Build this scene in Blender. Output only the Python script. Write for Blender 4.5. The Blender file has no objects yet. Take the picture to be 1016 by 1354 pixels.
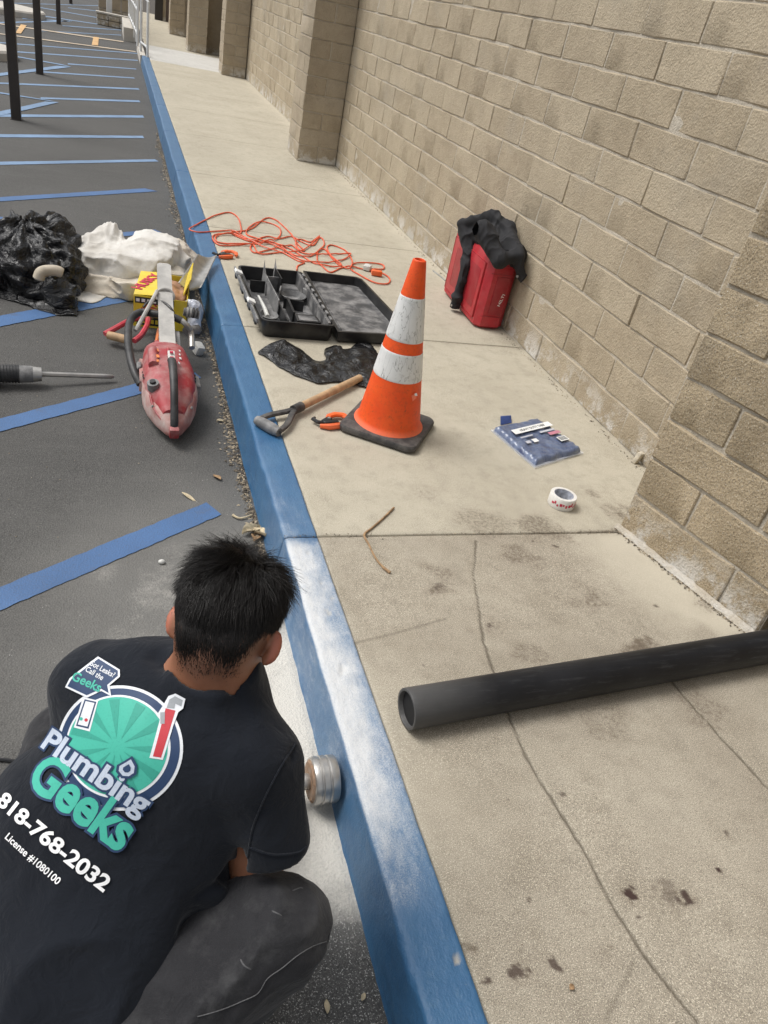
import bpy, bmesh, math, random
import numpy as np
from mathutils import Vector, Matrix, Euler
from mathutils.bvhtree import BVHTree

# ------------------------------------------------------------------ camera, light, exposure
SC = bpy.context.scene
COL = SC.collection
cam_data = bpy.data.cameras.new('camera')
cam_data.sensor_fit = 'VERTICAL'; cam_data.sensor_height = 36.0; cam_data.sensor_width = 27.0
cam_data.lens = 26.76; cam_data.clip_start = 0.05; cam_data.clip_end = 600
cam = bpy.data.objects.new('camera', cam_data); COL.objects.link(cam)
CR = Matrix(((0.94185166, 0.00372765, -0.33600828), (-0.27748337, 0.5725969, -0.77145044), (0.1895216, 0.81982858, 0.54033569)))
cam.matrix_world = Matrix.Translation((0, 0, 1.5)) @ CR.to_4x4()
SC.camera = cam

SUN_EL, SUN_AZ = 58.0, -62.0          # azimuth from +Y towards +X
w = bpy.data.worlds.new('World'); SC.world = w; w.use_nodes = True
nt = w.node_tree; nt.nodes.clear()
sky = nt.nodes.new('ShaderNodeTexSky'); sky.sky_type = 'NISHITA'; sky.sun_disc = False
sky.sun_elevation = math.radians(SUN_EL); sky.sun_rotation = math.radians(SUN_AZ)
sky.air_density = 1.2; sky.dust_density = 4.0
hs = nt.nodes.new('ShaderNodeHueSaturation'); hs.inputs['Saturation'].default_value = 0.16
bgn = nt.nodes.new('ShaderNodeBackground'); bgn.inputs['Strength'].default_value = 0.12
wo = nt.nodes.new('ShaderNodeOutputWorld')
nt.links.new(sky.outputs[0], hs.inputs['Color']); nt.links.new(hs.outputs[0], bgn.inputs['Color']); nt.links.new(bgn.outputs[0], wo.inputs[0])
sl = bpy.data.lights.new('sun', 'SUN'); sl.energy = 1.35; sl.angle = math.radians(26); sl.color = (1, 0.965, 0.92)
so = bpy.data.objects.new('sun', sl); COL.objects.link(so)
e, a = math.radians(SUN_EL), math.radians(SUN_AZ)
sd = Vector((math.sin(a) * math.cos(e), math.cos(a) * math.cos(e), math.sin(e)))
so.rotation_euler = sd.to_track_quat('Z', 'Y').to_euler(); so.location = sd * 20
SC.view_settings.view_transform = 'Standard'; SC.view_settings.look = 'None'
SC.view_settings.gamma = 1.0; SC.view_settings.use_curve_mapping = False
SC.view_settings.exposure = 0.45
SC.render.engine = 'CYCLES'
SC.cycles.max_bounces = 6

rnd = random.Random(7)
RN = np.random.RandomState(11)

# ------------------------------------------------------------------ helpers
def s2l(*c):
    return tuple(((v / 255) / 12.92 if v / 255 <= 0.04045 else ((v / 255 + 0.055) / 1.055) ** 2.4) for v in c)

def empty(name, loc, label, cat, group=None, rz=0):
    o = bpy.data.objects.new(name, None); COL.objects.link(o)
    o.location = loc; o.rotation_euler = (0, 0, rz); o.empty_display_size = 0.05
    return tag(o, label, cat, group)

def tag(o, label=None, cat=None, group=None, kind=None):
    if label: o['label'] = label
    if cat: o['category'] = cat
    if group: o['group'] = group
    if kind: o['kind'] = kind
    return o

def link(name, me, mat=None, parent=None, smooth=False, matrix=None):
    if mat is not None and not me.materials:
        for m_ in (mat if isinstance(mat, (list, tuple)) else [mat]): me.materials.append(m_)
    if smooth: me.polygons.foreach_set('use_smooth', [True] * len(me.polygons))
    o = bpy.data.objects.new(name, me); COL.objects.link(o)
    if parent is not None:
        o.parent = parent
        o.matrix_parent_inverse = Matrix.Identity(4)
    if matrix is not None: o.matrix_local = matrix
    return o

def world_child(o, parent):
    """parent keeping the mesh's world coordinates"""
    def wm(q):
        m = Matrix.LocRotScale(q.location, q.rotation_euler, (1, 1, 1))
        return m if q.parent is None else wm(q.parent) @ q.matrix_parent_inverse @ m
    o.parent = parent; o.matrix_parent_inverse = wm(parent).inverted()
    return o

def np_mesh(name, V, F, attrs=None):
    V = np.asarray(V, dtype=np.float32); F = np.asarray(F, dtype=np.int32)
    me = bpy.data.meshes.new(name)
    k = F.shape[1]
    me.vertices.add(len(V)); me.vertices.foreach_set('co', V.ravel())
    me.loops.add(F.size); me.loops.foreach_set('vertex_index', F.ravel())
    me.polygons.add(len(F)); me.polygons.foreach_set('loop_start', np.arange(0, F.size, k, dtype=np.int32))
    me.polygons.foreach_set('loop_total', np.full(len(F), k, dtype=np.int32))
    me.update(calc_edges=True)
    for nme, arr in (attrs or {}).items():
        at = me.attributes.new(nme, 'FLOAT', 'POINT'); at.data.foreach_set('value', np.asarray(arr, dtype=np.float32))
    return me

def grid_faces(nu, nv):
    i = np.arange(nu - 1)[:, None] * nv + np.arange(nv - 1)[None, :]
    return np.stack([i, i + nv, i + nv + 1, i + 1], -1).reshape(-1, 4)

class MB:
    def __init__(s): s.bm = bmesh.new()
    def box(s, c, size, rot=None, bevel=0.0, seg=1, taper=None):
        r = bmesh.ops.create_cube(s.bm, size=1.0); vs = r['verts']
        for v in vs:
            v.co = Vector((v.co.x * size[0], v.co.y * size[1], v.co.z * size[2]))
            if taper and v.co.z > 0: v.co.x *= taper; v.co.y *= taper
        if bevel:
            es = list({e for v in vs for e in v.link_edges})
            rb = bmesh.ops.bevel(s.bm, geom=es, offset=bevel, segments=seg, profile=0.6, affect='EDGES')
            vs = list(set(rb['verts']) | {v for v in vs if v.is_valid})
        M = Matrix.Translation(c)
        if rot is not None: M = M @ (rot.to_4x4() if isinstance(rot, Matrix) else Euler(rot).to_matrix().to_4x4())
        bmesh.ops.transform(s.bm, matrix=M, verts=vs); return s
    def cyl(s, a, b, r1, r2=None, n=16, cap=True):
        a, b = Vector(a), Vector(b); r2 = r1 if r2 is None else r2
        d = (b - a); L = d.length; q = d.to_track_quat('Z', 'Y').to_matrix().to_4x4()
        r = bmesh.ops.create_cone(s.bm, cap_ends=cap, segments=n, radius1=r1, radius2=r2, depth=L)
        bmesh.ops.transform(s.bm, matrix=Matrix.Translation((a + b) / 2) @ q, verts=r['verts']); return s
    def sphere(s, c, r, n=12, scale=(1, 1, 1)):
        q = bmesh.ops.create_uvsphere(s.bm, u_segments=n, v_segments=max(6, n // 2), radius=r)
        bmesh.ops.transform(s.bm, matrix=Matrix.Translation(c) @ Matrix.Diagonal((*scale, 1)), verts=q['verts']); return s
    def tube(s, pts, r, n=8, closed=False, flat=1.0):
        P = [Vector(p) for p in pts]; N = len(P); rings = []
        up = Vector((0, 0, 1)); prev = None
        for i, p in enumerate(P):
            if closed: t = P[(i + 1) % N] - P[i - 1]
            else: t = P[min(i + 1, N - 1)] - P[max(i - 1, 0)]
            t.normalize()
            if prev is None:
                x = t.cross(up); x = t.cross(Vector((1, 0, 0))) if x.length < 1e-3 else x
            else:
                x = prev - t * prev.dot(t)
            x.normalize(); prev = x; y = t.cross(x)
            rr = r[i] if isinstance(r, (list, tuple)) else r
            rings.append([s.bm.verts.new(p + (x * math.cos(k * 2 * math.pi / n) + y * math.sin(k * 2 * math.pi / n) * flat) * rr) for k in range(n)])
        for i in range(N if closed else N - 1):
            A_, B_ = rings[i], rings[(i + 1) % N]
            for k in range(n): s.bm.faces.new((A_[k], A_[(k + 1) % n], B_[(k + 1) % n], B_[k]))
        if not closed: s.bm.faces.new(rings[0][::-1]); s.bm.faces.new(rings[-1])
        return s
    def loft(s, rings, cap=True):
        R_ = [[s.bm.verts.new(p) for p in r] for r in rings]; n = len(R_[0])
        for A_, B_ in zip(R_, R_[1:]):
            for k in range(n): s.bm.faces.new((A_[k], A_[(k + 1) % n], B_[(k + 1) % n], B_[k]))
        if cap: s.bm.faces.new(R_[0][::-1]); s.bm.faces.new(R_[-1])
        return s
    def prism(s, poly, z0, z1, M=None):
        """poly: list of (x, y); extruded z0..z1; M optional placement"""
        n = len(poly)
        A_ = [s.bm.verts.new((x, y, z0)) for x, y in poly]; B_ = [s.bm.verts.new((x, y, z1)) for x, y in poly]
        s.bm.faces.new(A_[::-1]); s.bm.faces.new(B_)
        for k in range(n): s.bm.faces.new((A_[k], A_[(k + 1) % n], B_[(k + 1) % n], B_[k]))
        if M is not None: bmesh.ops.transform(s.bm, matrix=M, verts=A_ + B_)
        return s
    def build(s, name, mat, parent=None, smooth=False, local=False):
        bmesh.ops.recalc_face_normals(s.bm, faces=s.bm.faces)
        me = bpy.data.meshes.new(name); s.bm.to_mesh(me); s.bm.free()
        o = link(name, me, mat, None, smooth)
        if smooth == 'auto' or smooth is True:
            me.set_sharp_from_angle(angle=math.radians(38))
        if parent is not None:
            if local: o.parent = parent
            else: world_child(o, parent)
        return o

def catmull(P, k=6, closed=False):
    P = [Vector(p) for p in P]; out = []; n = len(P)
    for i in range(n if closed else n - 1):
        if closed: a, b, c, d = P[i - 1], P[i], P[(i + 1) % n], P[(i + 2) % n]
        else: a, b, c, d = P[max(i - 1, 0)], P[i], P[i + 1], P[min(i + 2, n - 1)]
        for j in range(k):
            t = j / k
            out.append(0.5 * ((2 * b) + (-a + c) * t + (2 * a - 5 * b + 4 * c - d) * t * t + (-a + 3 * b - 3 * c + d) * t ** 3))
    if not closed: out.append(P[-1])
    return out

# ---- numpy noise
def _h(i, j, k, s):
    with np.errstate(over='ignore'):
        n = (i.astype(np.uint32) * np.uint32(374761393) + j.astype(np.uint32) * np.uint32(668265263) + k.astype(np.uint32) * np.uint32(2147483647) + np.uint32(s * 1274126177 & 0xffffffff))
        n = (n ^ (n >> np.uint32(13))) * np.uint32(1274126177); n = n ^ (n >> np.uint32(16))
        n = n * np.uint32(2246822519); n ^= n >> np.uint32(15)
    return (n & np.uint32(0xffffff)).astype(np.float32) / np.float32(0x7fffff) - 1.0
def vnoise(P, f=1.0, seed=0):
    P = np.asarray(P, np.float32) * f + 137.3
    I = np.floor(P).astype(np.int32); t = P - I; t = t * t * (3 - 2 * t)
    x, y, z = I[..., 0], I[..., 1], I[..., 2]; out = 0
    for dx in (0, 1):
        wx = t[..., 0] if dx else 1 - t[..., 0]
        for dy in (0, 1):
            wy = t[..., 1] if dy else 1 - t[..., 1]
            for dz in (0, 1):
                wz = t[..., 2] if dz else 1 - t[..., 2]
                out = out + wx * wy * wz * _h(x + dx, y + dy, z + dz, seed)
    return out
def fbm(P, f=1.0, o=3, seed=0):
    r = 0; a = 1.0
    for k in range(o): r = r + a * vnoise(P, f * 2 ** k, seed + k); a *= 0.5
    return r
def creases(P, f, seed, n=7):
    """continuous, sharply creased field, for crumpled film"""
    rs = np.random.RandomState(seed); out = 0
    Q = np.asarray(P, np.float32) + 0.35 / f * np.stack([vnoise(P, f * .7, seed + 1), vnoise(P, f * .7, seed + 2), vnoise(P, f * .7, seed + 3)], -1)
    for k in range(n):
        d = rs.normal(size=3); d /= np.linalg.norm(d)
        ph = Q @ d.astype(np.float32) * f * rs.uniform(.6, 1.6) + rs.uniform(0, 1)
        out = out + (np.abs(ph - np.floor(ph) - .5) * 4 - 1) / n ** .5
    return out
def sstep(a, b, x):
    t = np.clip((x - a) / (b - a), 0, 1); return t * t * (3 - 2 * t)

# ---- signed-distance modelling
def rcone(P, a, b, ra, rb):
    a = np.asarray(a, np.float32); b = np.asarray(b, np.float32); ab = b - a
    t = np.clip(((P - a) @ ab) / (ab @ ab), 0, 1)
    return np.linalg.norm(P - a - t[:, None] * ab, axis=1) - (ra + (rb - ra) * t)
def ellip(P, c, ax, r):
    """ax: 3 unit vectors (rows)"""
    q = (P - np.asarray(c, np.float32)) @ np.asarray(ax, np.float32).T; r = np.asarray(r, np.float32)
    k0 = np.linalg.norm(q / r, axis=1); k1 = np.linalg.norm(q / (r * r), axis=1) + 1e-9
    return k0 * (k0 - 1) / k1
def smin(a, b, k):
    h = np.clip(0.5 + 0.5 * (b - a) / k, 0, 1); return b + (a - b) * h - k * h * (1 - h)
def smax(a, b, k): return -smin(-a, -b, k)
def surf(f, lo, hi, h, skip=8):
    """surface nets of f over a box, evaluating only blocks near the surface"""
    lo = np.asarray(lo, np.float32); n = (np.ceil((np.asarray(hi) - lo) / h / skip).astype(int)) * skip
    nb = n // skip
    gi = np.stack(np.meshgrid(*[np.arange(k) for k in nb], indexing='ij'), -1).reshape(-1, 3)
    cen = lo + (gi + .5) * skip * h
    dc = f(cen.astype(np.float32))
    act = np.abs(dc) < skip * h * 0.87 * 1.5 + 2.5 * h
    Dm = np.repeat(np.repeat(np.repeat(dc.reshape(nb), skip, 0), skip, 1), skip, 2).astype(np.float32)
    off = np.stack(np.meshgrid(*[np.arange(skip)] * 3, indexing='ij'), -1).reshape(-1, 3)
    ga = gi[act]
    for s0 in range(0, len(ga), 1500):
        idx = (ga[s0:s0 + 1500, None] * skip + off[None]).reshape(-1, 3)
        Dm[idx[:, 0], idx[:, 1], idx[:, 2]] = f((lo + idx * h).astype(np.float32))
    S = Dm < 0
    c8 = [S[i:n[0] - 1 + i, j:n[1] - 1 + j, k:n[2] - 1 + k] for i in (0, 1) for j in (0, 1) for k in (0, 1)]
    cnt = sum(c.astype(np.int8) for c in c8)
    cell = (cnt > 0) & (cnt < 8)
    ci = np.argwhere(cell); vid = -np.ones(cell.shape, np.int32); vid[cell] = np.arange(len(ci))
    acc = np.zeros((len(ci), 3), np.float32); num = np.zeros(len(ci), np.float32)
    cor = [(i, j, k) for i in (0, 1) for j in (0, 1) for k in (0, 1)]
    for a_ in cor:
        for ax in range(3):
            if a_[ax]: continue
            b_ = list(a_); b_[ax] = 1
            da = Dm[ci[:, 0] + a_[0], ci[:, 1] + a_[1], ci[:, 2] + a_[2]]; db = Dm[ci[:, 0] + b_[0], ci[:, 1] + b_[1], ci[:, 2] + b_[2]]
            m = (da < 0) != (db < 0); t = np.where(m, da / np.where(m, da - db, 1), 0)
            p = np.tile(np.array(a_, np.float32), (len(ci), 1)); p[:, ax] += t
            acc[m] += p[m]; num[m] += 1
    V = lo + (ci + acc / num[:, None]) * h
    F = []
    for ax in range(3):
        o1, o2 = [(1, 2), (2, 0), (0, 1)][ax]
        sl0 = [slice(1, n[k] - 1) for k in range(3)]; sl1 = list(sl0)
        sl0[ax] = slice(0, n[ax] - 1); sl1[ax] = slice(1, n[ax])
        A_ = S[tuple(sl0)]; B_ = S[tuple(sl1)]
        for flip, mask in ((0, A_ & ~B_), (1, ~A_ & B_)):
            e_ = np.argwhere(mask)
            base = e_.copy()
            for k in range(3):
                if k != ax: base[:, k] += 1
            def g(d1, d2):
                q = base.copy(); q[:, o1] -= d1; q[:, o2] -= d2
                return vid[q[:, 0], q[:, 1], q[:, 2]]
            quad = np.stack([g(1, 1), g(0, 1), g(0, 0), g(1, 0)], 1)
            F.append(quad[:, ::-1] if flip else quad)
    F = np.concatenate(F); F = F[(F >= 0).all(1)]
    return V, F

# ------------------------------------------------------------------ materials
def newmat(name):
    m = bpy.data.materials.new(name); m.use_nodes = True
    return m, m.node_tree, m.node_tree.nodes['Principled BSDF']
def N(nt, typ, ins=None, **props):
    n = nt.nodes.new(typ)
    for k, v in props.items(): setattr(n, k, v)
    for k, v in (ins or {}).items():
        if isinstance(v, bpy.types.NodeSocket): nt.links.new(v, n.inputs[k])
        else: n.inputs[k].default_value = v
    return n
def mixc(nt, fac, a, b, mode='MIX'):
    n = nt.nodes.new('ShaderNodeMix'); n.data_type = 'RGBA'; n.blend_type = mode
    for sock, v in ((n.inputs[0], fac), (n.inputs[6], a), (n.inputs[7], b)):
        if isinstance(v, bpy.types.NodeSocket): nt.links.new(v, sock)
        elif isinstance(v, (int, float)): sock.default_value = v
        else: sock.default_value = (*v[:3], 1)
    return n.outputs[2]
def math_(nt, op, a, b=0.0, c=0.0, clamp=False):
    n = nt.nodes.new('ShaderNodeMath'); n.operation = op; n.use_clamp = clamp
    for i, v in enumerate((a, b, c)):
        if isinstance(v, bpy.types.NodeSocket): nt.links.new(v, n.inputs[i])
        else: n.inputs[i].default_value = v
    return n.outputs[0]
def ramp(nt, f, a, b):
    n = nt.nodes.new('ShaderNodeMapRange'); n.clamp = True
    nt.links.new(f, n.inputs[0]); n.inputs[1].default_value = a; n.inputs[2].default_value = b
    return n.outputs[0]
def coords(nt, kind='Object'):
    if kind == 'World':
        return nt.nodes.new('ShaderNodeNewGeometry').outputs['Position']
    return nt.nodes.new('ShaderNodeTexCoord').outputs[kind]
def noise(nt, vec, sc, det=4, rough=.55, dist=0):
    return N(nt, 'ShaderNodeTexNoise', {'Vector': vec, 'Scale': sc, 'Detail': det, 'Roughness': rough, 'Distortion': dist}).outputs[0]
def bump(nt, h, st, dist=0.002, prev=None):
    n = N(nt, 'ShaderNodeBump', {'Height': h, 'Strength': st, 'Distance': dist})
    if prev is not None: nt.links.new(prev, n.inputs['Normal'])
    return n.outputs[0]
def attr(nt, nme): 
    n = nt.nodes.new('ShaderNodeAttribute'); n.attribute_name = nme; return n.outputs['Fac']

def pmat(name, col, rough=.6, vary=.15, sc=20, bsc=200, bst=.2, bd=.001, metal=0, dust=0, dustcol=(.5, .47, .43), dsc=9, coord='World', spec=.5):
    """plain procedural material: tone variation, fine bump, optional dust speckle"""
    m, nt, b = newmat(name); v = coords(nt, coord)
    n1 = noise(nt, v, sc); c = mixc(nt, ramp(nt, n1, .3, .7), [x * (1 - vary) for x in col], [min(1, x * (1 + vary)) for x in col])
    if dust:
        n2 = noise(nt, v, dsc, 6, .65); fac = math_(nt, 'MULTIPLY', ramp(nt, n2, .42, .68), dust)
        c = mixc(nt, fac, c, dustcol)
    nt.links.new(c, b.inputs['Base Color']); b.inputs['Metallic'].default_value = metal
    b.inputs['Specular IOR Level'].default_value = spec
    r = ramp(nt, n1, 0, 1); rr = N(nt, 'ShaderNodeMapRange', {0: n1, 3: max(.02, rough - .1), 4: min(1, rough + .1)}).outputs[0]
    nt.links.new(rr, b.inputs['Roughness'])
    if bst: nt.links.new(bump(nt, noise(nt, v, bsc, 3), bst, bd), b.inputs['Normal'])
    return m

# ================================================================== SETTING
# ---- asphalt
def m_asphalt():
    m, nt, b = newmat('asphalt'); v = coords(nt, 'World')
    big = noise(nt, v, 1.1, 4); fine = noise(nt, v, 260, 3, .7); mid = noise(nt, v, 22, 5, .6)
    c = mixc(nt, ramp(nt, big, .3, .7), (.052, .051, .049), (.078, .076, .073))
    st = N(nt, 'ShaderNodeMapping', {'Vector': v, 'Scale': (.8, 5, 1)}).outputs[0]
    c = mixc(nt, math_(nt, 'MULTIPLY', ramp(nt, noise(nt, st, 3, 5, .6), .48, .75), .35), c, (.11, .107, .102))
    c = mixc(nt, ramp(nt, fine, .44, .72), c, (.155, .152, .143))
    c = mixc(nt, math_(nt, 'MULTIPLY', ramp(nt, noise(nt, v, 95, 4, .75), .54, .66), .45), c, (.17, .166, .155))
    c = mixc(nt, math_(nt, 'MULTIPLY', ramp(nt, noise(nt, v, 80, 4, .75), .56, .68), .55), c, (.022, .022, .022))
    c = mixc(nt, math_(nt, 'MULTIPLY', ramp(nt, noise(nt, v, 190, 3, .7), .5, .7), .6), c, (.022, .022, .021))
    c = mixc(nt, math_(nt, 'MULTIPLY', ramp(nt, mid, .55, .8), .25), c, (.035, .034, .033))
    vo = N(nt, 'ShaderNodeTexVoronoi', {'Vector': v, 'Scale': 38, 'Randomness': 1}).outputs['Distance']
    c = mixc(nt, math_(nt, 'MULTIPLY', math_(nt, 'LESS_THAN', vo, .06), ramp(nt, big, .45, .6)), c, (.45, .44, .42))
    d = attr(nt, 'dust')
    fac = math_(nt, 'ADD', d, math_(nt, 'MULTIPLY', math_(nt, 'SUBTRACT', noise(nt, v, 150, 6, .75), .5), .7))
    fac = math_(nt, 'ADD', fac, math_(nt, 'MULTIPLY', math_(nt, 'SUBTRACT', noise(nt, v, 9, 6, .7), .5), .8))
    fac = math_(nt, 'MULTIPLY', ramp(nt, fac, .38, 1.0), ramp(nt, d, .2, .5))
    c = mixc(nt, math_(nt, 'MULTIPLY', ramp(nt, d, 0, .55), .62), c, (.24, .235, .22))
    sp = math_(nt, 'MULTIPLY', ramp(nt, attr(nt, 'speck'), 0, 1), ramp(nt, noise(nt, v, 330, 2), .60, .68))
    c = mixc(nt, sp, c, (.5, .49, .46))
    c = mixc(nt, fac, c, (.60, .575, .52))
    nt.links.new(c, b.inputs['Base Color']); b.inputs['Roughness'].default_value = .82; b.inputs['Specular IOR Level'].default_value = .35
    vb = N(nt, 'ShaderNodeTexVoronoi', {'Vector': v, 'Scale': 170}).outputs['Distance']
    h = math_(nt, 'ADD', vb, math_(nt, 'MULTIPLY', mid, .8))
    nt.links.new(bump(nt, h, .55, .003), b.inputs['Normal'])
    return m
M_ASPH = m_asphalt()
xs = np.concatenate([[-90, -50, -25, -12, -6, -3, -2], np.linspace(-1.5, -.5, 26), np.linspace(-.48, .56, 105), [.7, 2, 5, 12, 30, 90]])
ys = np.concatenate([[-40, -10, -3, -1, 0], np.linspace(.2, 2.8, 250), np.linspace(2.85, 6, 64), [7, 8, 10, 13, 17, 22, 30, 45, 80, 200]])
GX, GY = np.meshgrid(xs, ys, indexing='ij')
P = np.stack([GX, GY, 0 * GX], -1).reshape(-1, 3)
X_, Y_ = P[:, 0], P[:, 1]
nz = fbm(P, 6, 3, 3)
white = sstep(.72, .90, Y_ + .05 * nz) * (1 - sstep(1.62, 2.05, Y_ + .1 * nz)) * sstep(.02, .34, X_ + .04 * nz)
haze_ = .42 * (1 - sstep(.25, .95, np.hypot((X_ - .38), (Y_ - 1.75) * .85) + .06 * nz))
dust = np.clip(np.maximum(white, haze_), 0, 1)
speck = (1 - sstep(.35, .8, np.hypot(X_ - .4, Y_ - .6)))
near = ((Y_ > .2) & (Y_ < 6) & (X_ > -1.5) & (X_ < .56))
Z = -.15 + near * (.0010 * fbm(P, 3, 2, 5) - .004 * (X_ > .5))
V = np.stack([X_, Y_, Z], -1)
asphalt = tag(link('asphalt', np_mesh('asphalt', V, grid_faces(len(xs), len(ys))[:, ::-1], {'dust': dust, 'speck': speck}), M_ASPH, None, True), kind='structure')

# ---- painted stripes on the asphalt (each its own piece of paint)
def m_paint(name, col, wear=.5):
    m, nt, b = newmat(name); v = coords(nt, 'World')
    c = mixc(nt, ramp(nt, noise(nt, v, 3, 4), .3, .7), [x * .85 for x in col], [x * 1.15 for x in col])
    c = mixc(nt, math_(nt, 'MULTIPLY', ramp(nt, noise(nt, v, 240, 3, .7), .5, .72), wear), c, (.07, .07, .07))
    c = mixc(nt, math_(nt, 'MULTIPLY', ramp(nt, noise(nt, v, 9, 6, .7), .58, .7), wear * .8), c, (.09, .09, .095))
    nt.links.new(c, b.inputs['Base Color']); b.inputs['Roughness'].default_value = .6
    vb = N(nt, 'ShaderNodeTexVoronoi', {'Vector': v, 'Scale': 170}).outputs['Distance']
    nt.links.new(bump(nt, vb, .4, .002), b.inputs['Normal'])
    return m
M_BLUEPAINT = m_paint('blue_line_paint', (.056, .132, .29), .6)
M_PALEBLUE = m_paint('pale_blue_line_paint', (.17, .27, .42), .45)
M_CREAM = m_paint('cream_line_paint', (.55, .45, .33), .4)
M_ORANGEMARK = m_paint('orange_mark_paint', (.62, .38, .16), .35)
def stripe(poly, mat, z=-.1468, nm='painted_line'):
    n = 60; q = [Vector((x, y)) for x, y, _ in poly]
    V, F = [], []
    for i in range(n + 1):
        t = i / n; a_ = q[0].lerp(q[1], t); b_ = q[3].lerp(q[2], t)
        wv = (b_ - a_); wl = wv.length or 1; j = wv / wl * min(.0025, wl * .035)
        a_ = a_ + j * rnd.uniform(-1, 1); b_ = b_ + j * rnd.uniform(-1, 1)
        V += [(a_.x, a_.y, z), (b_.x, b_.y, z)]
    for i in range(n): F.append((2 * i, 2 * i + 1, 2 * i + 3, 2 * i + 2))
    o = link(nm, np_mesh(nm, V, F), mat); tag(o, kind='structure'); return o
for q in [
    [(-0.7413, 1.6729, -0.15), (0.3333, 2.42, -0.15), (0.3808, 2.3403, -0.15), (-0.7163, 1.5765, -0.15)],
    [(-0.8743, 2.6982, -0.15), (0.3718, 3.5968, -0.15), (0.4116, 3.507, -0.15), (-0.853, 2.6038, -0.15)],
    [(-0.889, 3.8259, -0.15), (0.119, 4.6393, -0.15), (0.1757, 4.5406, -0.15), (-0.865, 3.6903, -0.15)],
    [(-0.4513, 5.4496, -0.15), (0.3026, 5.9986, -0.15), (0.348, 5.9402, -0.15), (-0.4443, 5.3465, -0.15)],
    [(-1.4184, 5.8546, -0.15), (-0.692, 5.8765, -0.15), (-0.6318, 5.8291, -0.15), (-1.2819, 5.1766, -0.15)],
    [(-1.415, 5.8375, -0.15), (0.2746, 7.2256, -0.15), (0.3756, 7.1792, -0.15), (-1.3948, 5.7371, -0.15)],
]: stripe(q, M_BLUEPAINT)
for q in [
    [(-1.6275, 6.8927, -0.15), (0.4104, 8.4861, -0.15), (0.4427, 8.4047, -0.15), (-1.6051, 6.7818, -0.15)],
    [(-1.8371, 7.934, -0.15), (0.3317, 9.6372, -0.15), (0.3438, 9.5175, -0.15), (-1.8087, 7.7928, -0.15)],
    [(-2.0008, 8.7466, -0.15), (0.3747, 11.0045, -0.15), (0.3878, 10.8538, -0.15), (-1.9737, 8.6123, -0.15)],
    [(-0.7985, 11.1123, -0.15), (0.363, 12.2053, -0.15), (0.3785, 12.0582, -0.15), (-0.7914, 11.0019, -0.15)],
    [(-2.39, 10.6797, -0.15), (0.3852, 13.3903, -0.15), (0.4029, 13.2569, -0.15), (-2.3706, 10.5832, -0.15)],
    [(-0.9273, 13.4174, -0.15), (0.347, 14.5452, -0.15), (0.3677, 14.4469, -0.15), (-0.919, 13.2849, -0.15)],
    [(-0.6428, 14.8517, -0.15), (0.413, 15.8097, -0.15), (0.4226, 15.6977, -0.15), (-0.6375, 14.7186, -0.15)],
    [(-1.4071, 15.2329, -0.15), (0.4754, 17.2352, -0.15), (0.4851, 17.0913, -0.15), (-1.3946, 15.0866, -0.15)],
    [(-2.6717, 15.0229, -0.15), (0.5087, 18.5021, -0.15), (0.52, 18.3822, -0.15), (-2.6506, 14.8944, -0.15)],
    [(-1.0172, 21.5076, -0.15), (0.2418, 23.4244, -0.15), (0.2582, 23.2859, -0.15), (-1.0088, 21.3174, -0.15)],
    [(-1.3288, 19.3341, -0.15), (0.2272, 21.9885, -0.15), (0.2427, 21.8652, -0.15), (-1.3208, 19.2106, -0.15)],
    [(-1.6008, 23.0412, -0.15), (-0.3126, 23.8608, -0.15), (-0.2926, 23.6722, -0.15), (-1.5867, 22.8266, -0.15)],
    [(-1.7661, 25.5507, -0.15), (-0.3397, 26.0801, -0.15), (-0.3177, 25.8574, -0.15), (-1.7523, 25.3413, -0.15)],
    [(-1.1486, 27.5936, -0.15), (-0.3515, 28.8006, -0.15), (-0.3491, 28.598, -0.15), (-1.14, 27.3787, -0.15)],
    [(-3.2826, 22.3156, -0.15), (-0.3811, 31.386, -0.15), (-0.3784, 31.147, -0.15), (-3.2635, 22.1785, -0.15)],
    [(-2.6414, 17.7209, -0.15), (-0.9382, 23.1476, -0.15), (-0.8687, 23.101, -0.15), (-2.608, 17.4819, -0.15)],
    [(-1.8259, 21.372, -0.15), (-0.9026, 23.1022, -0.15), (-0.9248, 22.7989, -0.15), (-1.808, 21.1505, -0.15)],
]: stripe(q, M_PALEBLUE)
for q in [
    [(-2.0081, 10.9941, -0.15), (-0.7072, 10.9818, -0.15), (-0.5883, 10.9427, -0.15), (-1.9827, 10.8396, -0.15)],
    [(-1.5768, 8.3755, -0.15), (-0.7318, 10.8387, -0.15), (-0.5883, 10.9427, -0.15), (-1.5407, 8.156, -0.15)],
    [(-1.3415, 14.5878, -0.15), (-0.7197, 14.5849, -0.15), (-0.573, 14.4673, -0.15), (-1.3308, 14.4616, -0.15)],
    [(-1.9744, 10.789, -0.15), (-0.7708, 14.2975, -0.15), (-0.573, 14.4673, -0.15), (-1.9417, 10.5907, -0.15)],
]: stripe(q, M_PALEBLUE, -.1440)
for q in [
    [(-3.2458, 18.5082, -0.15), (0.2584, 20.4186, -0.15), (0.2714, 20.2056, -0.15), (-3.219, 18.3456, -0.15)],
    [(-2.9493, 16.7081, -0.15), (0.4704, 18.7174, -0.15), (0.4813, 18.565, -0.15), (-2.9272, 16.5738, -0.15)],
]: stripe(q, M_CREAM, -.1412)
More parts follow.
